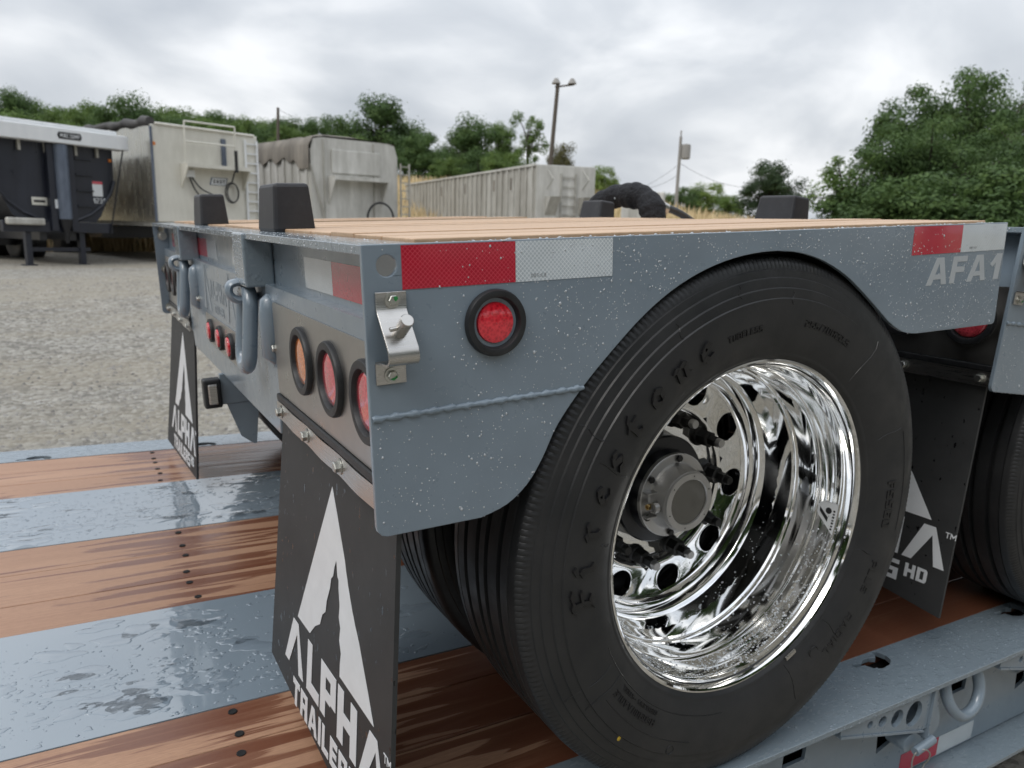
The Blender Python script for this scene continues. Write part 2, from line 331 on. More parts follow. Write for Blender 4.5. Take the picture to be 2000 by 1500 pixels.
# ================================================================== lettering (flat convex pieces, butted)
def rc(x0, y0, x1, y1): return [(x0, y0), (x1, y0), (x1, y1), (x0, y1)]
def glyphs(t=0.22):
    G = {}
    G['I'] = (t, [rc(0, 0, t, 1)])
    G['L'] = (.62, [rc(0, 0, t, 1), rc(t, 0, .62, t)])
    G['T'] = (.74, [rc(0, 1-t, .74, 1), rc(.37-t/2, 0, .37+t/2, 1-t)])
    G['F'] = (.64, [rc(0, 0, t, 1), rc(t, 1-t, .64, 1), rc(t, .40, .57, .40+t)])
    G['E'] = (.64, [rc(0, 0, t, 1), rc(t, 1-t, .64, 1), rc(t, .5-t*.42, .58, .5+t*.42), rc(t, 0, .64, t)])
    G['H'] = (.74, [rc(0, 0, t, 1), rc(.74-t, 0, .74, 1), rc(t, .5-t/2, .74-t, .5+t/2)])
    G['P'] = (.70, [rc(0, 0, t, 1), rc(t, 1-t*.9, .70, 1), rc(.70-t, .38, .70, 1-t*.9), rc(t, .34, .70-t, .34+t*.9)])
    G['R'] = (.74, [rc(0, 0, t, 1), rc(t, 1-t*.9, .72, 1), rc(.72-t, .46, .72, 1-t*.9), rc(t, .36, .72-t, .36+t*.85), [(.72-t*1.05, .36), (.74-t*1.15, 0), (.76, 0), (.72, .46), (.72-t, .46)]])
    G['S'] = (.70, [rc(0, 0, .70, t*.85), rc(.70-t, t*.85, .70, .5+t*.4), rc(0, .5-t*.4, .70-t, .5+t*.4), rc(0, .5+t*.4, t, 1), rc(t, 1-t*.85, .70, 1)])
    G['D'] = (.72, [rc(0, 0, t, 1), rc(t, 1-t*.85, .60, 1), rc(t, 0, .60, t*.85), [(.72-t, t*.85), (.60, 0), (.72, .14), (.72, .86), (.60, 1), (.72-t, 1-t*.85)]])
    G['M'] = (.92, [rc(0, 0, t*.8, 1), rc(.92-t*.8, 0, .92, 1), [(t*.8, 1), (t*.8, .62), (.46, .22), (.46, .58)], [(.92-t*.8, 1), (.46, .58), (.46, .22), (.92-t*.8, .62)]])
    G['A'] = (.86, [[(0, 0), (t*1.05, 0), (.48, 1), (.28, 1)], [(.86-t*1.05, 0), (.86, 0), (.58, 1), (.48, 1), (.43, .78)], [(.20+t*.35, .20), (.66-t*.35, .20), (.62-t*.35, .38), (.26+t*.35, .38)]])
    G['V'] = (.95, [[(0, 0), (.22, 0), (.58, .78), (.62, 1), (.36, 1)], [(.72, 0), (.95, 0), (.62, 1), (.58, .78)]])  # roof-shaped A without a bar
    G['1'] = (.50, [rc(.26, 0, .50, 1), [(0, .60), (.12, .50), (.26, .66), (.26, 1)]])
    G['0'] = (.66, [rc(0, .0, .66, t*.8), rc(0, 1-t*.8, .66, 1), rc(0, t*.8, t, 1-t*.8), rc(.66-t, t*.8, .66, 1-t*.8)])
    G['5'] = (.66, [rc(0, 0, .66, t*.8), rc(.66-t, t*.8, .66, .6), rc(0, .42, .66-t, .6), rc(0, .6, t, 1), rc(t, 1-t*.8, .66, 1)])
    G['6'] = (.66, [rc(0, 0, t, 1), rc(t, 1-t*.8, .66, 1), rc(t, .44, .66, .44+t*.8), rc(t, 0, .66, t*.8), rc(.66-t, t*.8, .66, .44)])
    G['2'] = (.66, [rc(0, 0, .66, t*.8), rc(0, t*.8, t, .42), rc(0, .42, .66, .42+t*.8), rc(.66-t, .42+t*.8, .66, 1), rc(0, 1-t*.8, .66-t, 1)])
    G['3'] = (.62, [rc(.62-t, 0, .62, 1), rc(0, 0, .62-t, t*.8), rc(.1, .42, .62-t, .42+t*.8), rc(0, 1-t*.8, .62-t, 1)])
    G['7'] = (.62, [rc(0, 1-t*.8, .62, 1), [(.62-t*1.1, 1-t*.8), (.2, 0), (.2+t, 0), (.62, 1-t*.8)]])
    G['U'] = (.70, [rc(0, t*.8, t, 1), rc(.70-t, t*.8, .70, 1), rc(0, 0, .70, t*.8)])
    G['C'] = (.66, [rc(0, 0, t, 1), rc(t, 0, .66, t*.8), rc(t, 1-t*.8, .66, 1)])
    G['N'] = (.74, [rc(0, 0, t, 1), rc(.74-t, 0, .74, 1), [(t, 1), (t, .6), (.74-t, 0), (.74-t, .4)]])
    G['B'] = (.70, [rc(0, 0, t, 1), rc(t, 1-t*.8, .66, 1), rc(t, .5-t*.4, .70, .5+t*.4), rc(t, 0, .70, t*.8), rc(.66-t, .5+t*.4, .66, 1-t*.8), rc(.70-t, t*.8, .70, .5-t*.4)])
    G['G'] = (.70, [rc(0, 0, t, 1), rc(t, 0, .70, t*.8), rc(t, 1-t*.8, .70, 1), rc(.70-t, t*.8, .70, .5)])
    G['O'] = G['0']
    G['-'] = (.4, [rc(0, .4, .4, .6)]); G['/'] = (.4, [[(0, 0), (.15, 0), (.4, 1), (.25, 1)]])
    G['.'] = (.2, [rc(0, 0, .2, .2)])
    return G
GL, GN = glyphs(0.235), glyphs(0.15)
def text_polys(s, h, gap=0.14, G=GL, fit=None):
    """list of polygons in (u right, v up), scaled to height h (and to width fit)"""
    out = []; x = 0
    for ch in s:
        if ch == ' ': x += .4; continue
        w, ps = G[ch]
        out += [[(x + a, b) for a, b in p] for p in ps]; x += w + gap
    w = x - gap; sx = (fit / w) if fit else h
    return [[(a * sx, b * h) for a, b in p] for p in out]

# ================================================================== flip axle sections
UW = 2.46                               # overall width
PH = 2.12                               # nose-up pitch, degrees
def side_fn(y0, y1):                    # (x, z, h in 0..1) -> point on a plate between y0 and y1
    return lambda u, v, h: (u, y0 + (y1 - y0) * h, v)
def rear_fn(x0, x1): return lambda u, v, h: (x0 + (x1 - x0) * h, u, v)

arch = [(.143, -.359), (.182, -.349), (.215, -.326), (.239, -.294), (.264, -.250), (.306, -.202), (.358, -.154), (.415, -.108), (.477, -.072), (.546, -.047), (.620, -.034), (.700, -.033), (.775, -.048), (.844, -.077), (.904, -.115), (.953, -.150), (.986, -.173), (1.027, -.192), (1.068, -.199)]
arch = [(p.x, p.y) for p in smoothpts([(a, b, 0) for a, b in arch], 4)]
outline = [(0, 0), (0, -.340), (.0015, -.3465), (.006, -.352), (.013, -.3545)] + arch + [(1.325, -.203), (1.332, -.2), (1.334, -.193), (1.334, 0)]

def lamp(parent, c, n, e1, ro, lr, lensmat, name='lamp', deep=0.004, seg=40, ex=1.0, out=0.0):
    n = Vector(n); e1 = Vector(e1) * ex; e2 = n.cross(Vector(e1).normalized())
    mb = MB().lathe([(ro, 0.0), (ro, .005), (ro*.965, .0085), (ro*.86, .0095), (ro*.78, .0085), (ro*.735, .003), (ro*.70, -deep), (ro*.3, -deep-.001)], c, e1, e2, n, seg)
    g = mb.build(name, M['rubber_black'], parent, smooth=True, angle=50)
    l = MB().lathe([(lr, -deep-.001), (lr, .001+out), (lr*.96, .003+out), (lr*.7, .0042+out), (lr*.35, .0048+out), (.0004, .005+out)], c, e1, e2, n, seg)
    l.build('lens', lensmat, g, smooth=True, angle=50)
    return g

def hexbolt(parent, c, n, e1, r=.008, h=.007, washer=True, name='bolt', matn='bolt_zinc', mark=None):
    n = Vector(n); e1 = Vector(e1); e2 = n.cross(e1); mb = MB()
    if washer: mb.lathe([(r*1.45, 0), (r*1.45, .0018), (r*.5, .0018)], c, e1, e2, n, 20)
    mb.lathe([(r, .0018), (r, h*.85), (r*.86, h), (.0003, h)], c, e1, e2, n, 6)
    o = mb.build(name, M[matn], parent)
    if mark:
        q = Vector(c) + n * (h + .0004)
        MB().add([q + e1*(a*r) + e2*(b_*r) for a, b_ in mark], [tuple(range(len(mark)))]).build('paint_mark', M['green_mark'], o, fix=False)
    return o

def tape_piece(parent, fn, u0, u1, v0, v1, m): 
    return MB().prism([[(u0, v0), (u1, v0), (u1, v1), (u0, v1)]], fn, 0, 1).build('reflective_tape', M[m], parent)

def flapx(y, z, y0, curl):
    k = .076 + .052 * (y - y0) / .57; zz = -.33 - z
    return .033 + .006 * (1 - (y - y0) / .57) - k * zz - curl * zz * zz * .25

def mud_flap(parent, y0, bl, br, curl=0.0, mirror_label=None):
    """rubber sheet with the mountain mark and ALPHA TRAILERS in white"""
    def surf(y, z, off): return (flapx(y, z, y0, curl) - off, y, z)
    ny, nz = 14, 26; mb = MB(); vs = []; 
    for off in (0.0, -.007):
        for j in range(nz + 1):
            for i in range(ny + 1):
                s = i / ny; y = y0 + .57 * s; zb = br + (bl - br) * s; z = -.312 + (zb + .312) * j / nz; vs.append(surf(y, z, off))
    n1 = (ny + 1) * (nz + 1); fs = []
    q = lambda i, j: j * (ny + 1) + i
    for j in range(nz):
        for i in range(ny):
            fs.append((q(i, j), q(i+1, j), q(i+1, j+1), q(i, j+1))); fs.append((n1+q(i, j), n1+q(i, j+1), n1+q(i+1, j+1), n1+q(i+1, j)))
    for i in range(ny): fs.append((q(i, 0), n1+q(i, 0), n1+q(i+1, 0), q(i+1, 0))); fs.append((q(i, nz), q(i+1, nz), n1+q(i+1, nz), n1+q(i, nz)))
    for j in range(nz): fs.append((q(0, j), q(0, j+1), n1+q(0, j+1), n1+q(0, j))); fs.append((q(ny, j), n1+q(ny, j), n1+q(ny, j+1), q(ny, j+1)))
    f = mb.add(vs, fs).build('mud_flap', M['flap_rubber'], parent, smooth=True, angle=40)
    dy = y0 - .03
    def put(polys, name):
        mb = MB()
        for i, pl in enumerate(polys):
            mb.prism([pl], lambda u, v, h: surf(-u + dy, v, .0006 + .0006*h), 0, 1)
        mb.build(name, M['decal_white'], f)
    tri = [(.29, -.387), (.447, -.682), (.378, -.681), (.352, -.655), (.328, -.640), (.318, -.618), (.303, -.606), (.299, -.585), (.285, -.556), (.281, -.538), (.272, -.530), (.267, -.512), (.259, -.498), (.252, -.522), (.246, -.526), (.245, -.540), (.238, -.565), (.240, -.585), (.232, -.60), (.235, -.622), (.226, -.64), (.229, -.66), (.229, -.681), (.089, -.682)]
    put([[(-a, b) for a, b in tri]], 'mountain_mark')
    L = []
    for ch, a, c in (('V', .511, .405), ('L', .386, .322), ('P', .315, .243), ('H', .234, .152), ('V', .142, .040)):
        w, ps = GL[ch]
        for p in ps: L.append([(-a + (a - c) * x / w, -.790 + .094 * y) for x, y in p])
    put(L, 'lettering')
    put([[(-.458 + x, -.856 + y * 1.0) for x, y in p] for p in text_polys('TRAILERS', .050, .13, fit=.315)], 'lettering')
    put([[(-.128 + x, -.838 + y) for x, y in p] for p in text_polys('HD', .034, .13)], 'lettering')
    put([[(-.052 + x, -.712 + y) for x, y in p] for p in text_polys('TM', .014, .1, GN)], 'lettering')
    return f

def blackletter():
    """strokes of a broad nib; units: x-height about .62, cap 1"""
    return {
     'F': [[(.10, .80), (.22, .93), (.42, .86), (.62, .97), (.78, .90)], [(.34, .84), (.34, .30), (.26, .10), (.10, .02)], [(.34, .50), (.62, .56), (.72, .48)], [(.34, .16), (.50, .06)]],
     'i': [[(.16, .60), (.28, .52), (.28, .12), (.40, .02)], [(.24, .88), (.34, .78)]],
     'r': [[(.12, .60), (.24, .52), (.24, .10), (.34, .0)], [(.26, .50), (.42, .62), (.54, .54)]],
     'e': [[(.50, .10), (.32, .02), (.16, .16), (.16, .46), (.34, .62), (.50, .48), (.20, .30)]],
     's': [[(.48, .56), (.30, .62), (.16, .48), (.46, .24), (.34, .04), (.12, .10)]],
     't': [[(.30, .90), (.24, .74), (.24, .14), (.36, .02), (.50, .10)], [(.08, .60), (.48, .62)]],
     'o': [[(.32, .62), (.14, .46), (.14, .16), (.32, .02), (.52, .18), (.52, .46), (.32, .62)]],
     'n': [[(.08, .58), (.20, .52), (.20, .10), (.30, .0)], [(.22, .48), (.40, .62), (.52, .52), (.52, .12), (.64, .02)]],
    }

def build_wheel(U, C, yc, full):
    """one road wheel: rim part with tyre, hub, studs as its pieces.  C=(x,z) of the axle, yc = tyre centre"""
    cx, cz = C; e1, e2, n = (1, 0, 0), (0, 0, 1), (0, 1, 0); o = (cx, yc, cz); yf = yc - .1035
    rim_prof = [(.292, .012), (.2975, .006), (.2988, .002), (.2975, -.0012), (.2945, -.0015), (.2915, .0005), (.2890, .006), (.2870, .014), (.2855, .020), (.2845, .0225), (.2835, .0225), (.2822, .026), (.2800, .045), (.2775, .068), (.2765, .0715), (.2745, .0725), (.2735, .076), (.2715, .10), (.2700, .118), (.2690, .1215), (.2660, .1225), (.2645, .126), (.2630, .150), (.2600, .185), (.2580, .1950), (.2530, .2010), (.2500, .2025), (.2475, .2065), (.2455, .2160), (.2420, .2190), (.2390, .2205), (.2370, .2260), (.2330, .2310), (.2280, .2330)]
    rim = MB().lathe([(r, h) for r, h in rim_prof], (cx, yf, cz), e1, e2, n, 128 if full else 48)
    # back of the rim (bead seat side)
    rim.lathe([(.292, .012), (.2855, .03), (.284, .10), (.262, .13), (.262, .205), (.25, .225)], (cx, yf, cz), e1, e2, n, 64)
    rim = rim.build('wheel', M['polished_aluminium'] if full else M['axle_black'], U, smooth=True, angle=28)
    # tyre
    prof = [(.286, -.092), (.294, -.1005), (.303, -.1085), (.3055, -.1105), (.308, -.1106), (.3105, -.1118), (.320, -.1165), (.334, -.1212), (.350, -.1246), (.366, -.1266), (.384, -.1272), (.3985, -.1268), (.4000, -.1242), (.406, -.1240), (.4145, -.1228), (.4160, -.1198), (.424, -.1186), (.4305, -.1170), (.4320, -.1140), (.4375, -.1128), (.4430, -.1114), (.4445, -.1088), (.4535, -.1062), (.4590, -.1025), (.4625, -.0975), (.4640, -.0915)]
    sh = (22, 23)
    half = list(prof)
    def tread(s0, s1, deep): return [(.4650, s0), (.4650 - deep, s0 + .0012), (.4650 - deep, s1 - .0012), (.4650, s1)]
    mid = [(.4645, -.084)] + tread(-.082, -.0785, .004) + tread(-.059, -.047, .013) + tread(-.020, -.008, .013) + tread(.008, .020, .013) + tread(.047, .059, .013) + tread(.0785, .082, .004) + [(.4645, .084)]
    full_prof = half + mid + [(r, -s) for r, s in reversed(prof)]
    seg = 900 if full else 72
    m_i = len(half)
    def mod(i, k):
        if full and i in sh and k % 3 == 0: return .0036
        return 0
    ty = MB().lathe(full_prof, o, e1, e2, n, seg, mod).build('tyre', M['rubber_tyre'], rim, smooth=True, angle=38)
    def swy(r):                          # outer sidewall surface y at radius r
        for (r0, s0), (r1, s1) in zip(prof, prof[1:]):
            if r0 <= r <= r1: return yc + s0 + (s1 - s0) * (r - r0) / max(1e-6, r1 - r0)
        return yc + prof[-1][1]
    def wall(ang, r, h): return (cx + math.cos(ang) * r, swy(r) - h, cz + math.sin(ang) * r)
    if not full: return rim
    # FIRESTONE, raised
    BLt = blackletter(); hh = .050
    ca, sa = math.cos(R(38)), math.sin(R(38)); nib = .118
    for i, ch in enumerate('Firestone'):
        a0 = R(183.4 - 8.75 * i); mb = MB()
        for si, st in enumerate(BLt[ch]):
            for k in range(len(st) - 1):
                (xa, ya), (xb, yb) = st[k], st[k + 1]
                L = math.hypot(xb - xa, yb - ya); ex, ey = (xb-xa)/L*.012, (yb-ya)/L*.012
                xa -= ex; ya -= ey; xb += ex; yb += ey
                dx, dy = ca * nib, sa * nib
                if abs((xb-xa)*dy-(yb-ya)*dx) < .022 * L: dx, dy = -(yb-ya)/L*.035, (xb-xa)/L*.035
                quad = [(xa-dx, ya-dy), (xb-dx, yb-dy), (xb+dx, yb+dy), (xa+dx, ya+dy)]
                hgt = .0034 + .00013 * ((k * 3 + si * 2) % 5)
                def fn(u, v, h, a0=a0): 
                    r = .3445 + v * hh * .86; return wall(a0 - (u - .33) * hh * .98 / .367, r, -.0006 + (hgt + .0006) * h)
                mb.prism([quad], fn, 0, 1)
        mb.build('raised_letter', M['rubber_letter'], rim)
    # model code, size, cord rating: small raised lettering round the wall
    mb = MB()
    def arc_text(s, r0, h, ang, G=GN, adv=1.0):
        mb = MB()
        for pl in text_polys(s, h, .2, G):
            mb.prism([pl], lambda u, v, hh_: wall(R(ang) - u * adv / (r0 + h / 2), r0 + v, -.0005 + .0020 * hh_), 0, 1)
        mb.build('raised_lettering', M['rubber_letter'], rim)
    arc_text('FS560', .350, .020, 4, GL, 1.15); arc_text('PLUS', .352, .016, -22, GN, 1.25); arc_text('RADIAL', .350, .015, -40, GN, 1.3)
    arc_text('255/70R22.5', .356, .011, 78, GN, 1.3); arc_text('TUBELESS', .350, .010, 106, GN, 1.1)
    arc_text('REGROOVABLE', .350, .011, 232, GN, 1.1); arc_text('TUBELESS - STEEL', .336, .007, 232, GN, 1.2)
    # mould lines and vent stubs across the wall
    mb = MB()
    for a, r0, r1 in ((146, .398, .44), (151, .322, .40), (118, .40, .425), (-150, .33, .41), (-70, .312, .40), (-48, .31, .36), (-20, .31, .345), (20, .33, .40), (48, .32, .41), (84, .39, .41), (170, .315, .335), (205, .34, .43), (100, .41, .43)):
        pts = [wall(R(a + .5 * math.sin(j)), r0 + (r1 - r0) * j / 6, .0004) for j in range(7)]; mb.tube(pts, .0006, 4)
    for a0, a1, r in ((-12, 18, .395), (-160, -100, .331), (-148, -112, .375)):
        mb.tube([wall(R(a0 + (a1 - a0) * j / 20), r, .0002) for j in range(21)], .0007, 4)
    for a, r, q in ((-58, .335, .011), (-62, .336, .0), (-118, .39, .008)):
        if q: mb.tube([(cx + math.cos(R(a)) * r + q * math.cos(2*math.pi*k/20), swy(r) - .0003, cz + math.sin(R(a)) * r + q * math.sin(2*math.pi*k/20)) for k in range(20)], .0009, 4, closed=True)
    mb.build('mould_lines', M['rubber_letter'], rim, kind='stuff')
    mb = MB(); c = wall(R(-135.8), .403, .0); mb.dome(c, (0, -1, 0), (1, 0, 0), .0042, .0048, .0008, 12, 2); mb.build('paint_dot', M['yellow_mark'], rim)
    mb = MB(); c = wall(R(-66), .3035, .002)
    a = R(-66 + 90); tx, tz = math.cos(a), math.sin(a); rx, rz = math.cos(R(-66)), math.sin(R(-66))
    q = lambda u, v, d: (c[0] + tx*u + rx*v, c[1] - d, c[2] + tz*u + rz*v)
    mb.add([q(-.013, -.0035, 0), q(.013, -.0035, 0), q(.013, .0035, 0), q(-.013, .0035, 0), q(-.013, -.0035, .0035), q(.013, -.0035, .0035), q(.013, .0035, .0035), q(-.013, .0035, .0035)], [(0, 1, 2, 3), (4, 7, 6, 5), (0, 4, 5, 1), (1, 5, 6, 2), (2, 6, 7, 3), (3, 7, 4, 0)])
    mb.build('balance_weight', M['stainless'], rim)
    # disc with ten hand holes
    yd = yf + .2335
    dm = MB(); hr, hc, ri, ro_ = .0292, .2065, .1680, .2300; NP = 40
    for k in range(10):
        a0 = R(28 - 36*k); vs = []
        for j in range(NP):
            t_ = 2*math.pi*j/NP; ca_, sa_ = math.cos(t_), math.sin(t_); lo, hi = hr, .1
            for _ in range(24):                      # reach of a ray from the hole centre to the edge of its 36-degree sector
                m_ = (lo + hi)/2; px_, py_ = hc + ca_*m_, sa_*m_; rr_ = math.hypot(px_, py_); an_ = abs(math.degrees(math.atan2(py_, px_)))
                if ri <= rr_ <= ro_ and an_ <= 18: lo = m_
                else: hi = m_
            for rad, dep in ((hr, .018), (hr, .0022), (hr + .0009, .0007), (hr + .0022, 0), (lo, 0)):
                x_, z_ = hc + ca_*rad, sa_*rad; vs.append((cx + x_*math.cos(a0) - z_*math.sin(a0), yd + dep, cz + x_*math.sin(a0) + z_*math.cos(a0)))
        fs = []
        for j in range(NP):
            l_ = (j + 1) % NP
            for q in range(4): fs.append((j*5+q, l_*5+q, l_*5+q+1, j*5+q+1))
        dm.add(vs, fs)
    d = dm.build('wheel_disc', M['polished_aluminium'], rim, smooth=True, angle=30)
    c = MB().lathe([(.1682, 0), (.1640, .0005), (.1600, .0030), (.1580, .0075), (.1550, .0090), (.1525, .0100), (.1500, .0140), (.1460, .0160), (.100, .0165), (.100, .03)], (cx, yd, cz), e1, e2, n, 96).build('mounting_face', M['polished_aluminium'], rim, smooth=True, angle=30)
    # hub and hub cap
    MB().lathe([(.1090, .018), (.1090, -.006), (.1060, -.010), (.084, -.012), (.080, -.040), (.02, -.040)], (cx, yd, cz), e1, e2, n, 64).build('hub', M['axle_black'], rim, smooth=True, angle=30)
    cap = MB().lathe([(.0800, -.034), (.0830, -.036), (.0830, -.0445), (.0815, -.0455), (.0690, -.0460), (.0660, -.0470), (.0625, -.052), (.0600, -.080), (.0590, -.0835), (.0575, -.0835), (.0570, -.0870), (.0565, -.0885), (.0450, -.0885), (.0440, -.0870), (.0438, -.0840)], (cx, yd, cz), e1, e2, n, 72)
    # filler boss with ribs
    for sgn in (-1, 1): cap.box(cx - .079, cx - .050, yd - .062, yd - .046, cz + sgn*.024 - .0015 - .002, cz + sgn*.024 + .0015 - .002)
    cap.lathe([(.011, 0), (.011, .010), (.007, .010)], (cx - .063, yd - .068, cz - .003), (0, 0, 1), (0, 1, 0), (-1, 0, 0), 16)
    cap = cap.build('hub_cap', M['cast_aluminium'], rim, smooth=True, angle=30)
    MB().lathe([(.0445, -.0868), (.0443, -.0850), (.0002, -.0845)], (cx, yd, cz), e1, e2, n, 48).build('sight_glass', M['cap_glass'], rim, smooth=True)
    MB().lathe([(.0435, -.058), (.030, -.062), (.024, -.070), (.012, -.072), (.0002, -.072)], (cx, yd, cz), e1, e2, n, 32).build('hub_oil', M['oil'], rim, smooth=True)
    MB().lathe([(.006, -.002), (.006, .004), (.0035, .004), (.003, .001), (.0002, .001)], (cx - .075, yd - .060, cz - .003), (0, 0, 1), (0, 1, 0), (-1, 0, 0), 6).build('filler_plug', M['brass'], rim)
    for k in range(6):
        a = R(88 + 60*k - 4); hexbolt(rim, (cx + .0745*math.cos(a), yd - .0455, cz + .0745*math.sin(a)), (0, -1, 0), (1, 0, 0), .0068, .007, False, 'cap_bolt', 'nut_black')
    for k in range(6):
        a = R(60*k + 20); MB().lathe([(.0016, 0), (.0002, .0003)], (cx + .051*math.cos(a), yd - .0888, cz + .051*math.sin(a)), e1, e2, (0, -1, 0), 8).build('ring_screw', M['dark_void'], rim)
    for k in range(10):
        a = R(36*k + 1); c = (cx + .1429*math.cos(a), yd + .016, cz + .1429*math.sin(a)); d_ = (math.cos(a), 0, math.sin(a)); e_ = (-math.sin(a), 0, math.cos(a))
        nb = MB().lathe([(.0205, 0), (.0205, .006), (.0185, .010), (.0165, .012)], c, d_, e_, (0, -1, 0), 24)
        nb.lathe([(.0175, .010), (.0175, .034), (.0150, .037), (.0115, .038), (.0115, .056), (.0105, .057), (.0004, .057)], c, d_, e_, (0, -1, 0), 6)
        nb = nb.build('lug_nut', M['nut_black'], rim)
        MB().lathe([(.0088, .05), (.0088, .066), (.0078, .0685), (.0003, .0685)], c, d_, e_, (0, -1, 0), 16).build('wheel_stud', M['cast_aluminium'] if k % 3 else M['nut_black'], rim, smooth=True, angle=30)
    # maker's sticker on the barrel
    a0 = R(-11.0)
    def bar(u, v, h):                    # u along depth, v round the barrel
        dep = .050 + u; r = .2798 - (.0028) * (dep - .045) / .023 - .0004 - .0003 * h; an = a0 + v / .279
        return (cx + math.cos(an) * r, yf + dep, cz + math.sin(an) * r)
    sk_ = MB()
    for j in range(12):
        q0, q1 = j/12, (j+1)/12; lo = lambda q: (-.020 + .040*max(0, min(1, (q - .0)/.55)) * 0, 0)
        va, vb = -.034 + .062*q0, -.034 + .062*q1
        ua = lambda v: (.020 if -.0 <= v <= .018 else (.020*(v + .034)/.034*2 - .020 if v < 0 else .020 - .040*(v - .018)/.010*.25))
        sk_.prism([[(-.020, va), (ua(va), va), (ua(vb), vb), (-.020, vb)]], bar, 0, 1)
    sk_.build('sticker', M['decal_white'], rim)
    def bar2(u, v, h): 
        p = bar(u, v, 1); an = a0 + v / .279; return (p[0] - math.cos(an) * (.0006 + .0003 * h), p[1], p[2] - math.sin(an) * (.0006 + .0003 * h))
    sb = MB(); sb.prism([[(-.004, -.012), (-.004, -.003), (.015, .014), (.015, .006)]], bar2, 0, 1); sb.prism([circ(-.003, .011, .0062, 16)], bar2, 0, 1)
    for j, w in enumerate((.0035, .003, .0035, .0025, .0035, .003, .0035)): sb.prism([rc(-.0165, -.025 + j*.006, -.0125, -.025 + j*.006 + w)], bar2, 0, 1)
    sb.build('sticker_print', M['decal_black'], rim)
    # rain beads on the lower barrel
    rnd = random.Random(5); dr = MB()
    def rimr(dep):
        pr = rim_prof[6:]
        for (r0, h0), (r1, h1) in zip(pr, pr[1:]):
            if h0 <= dep <= h1 and h1 > h0: return r0 + (r1 - r0) * (dep - h0) / (h1 - h0)
        return .27
    for i in range(1500):
        an = R(rnd.gauss(-72, 38)); dep = rnd.uniform(.004, .185) if rnd.random() < .45 else rnd.uniform(.024, .07)
        if -10 < math.degrees(an) < 190: continue
        s = rnd.choice((.0007, .0009, .0011, .0014, .0018, .0024)) * rnd.uniform(.8, 1.2); r = rimr(dep)
        dr.dome((cx + math.cos(an)*r, yf + dep, cz + math.sin(an)*r), (-math.cos(an), 0, -math.sin(an)), (0, 1, 0), s, s * rnd.uniform(.85, 1.3), s*.62, 7, 2)
    dr.build('water_drops', M['water'], rim, smooth='all', kind='stuff')
    return rim

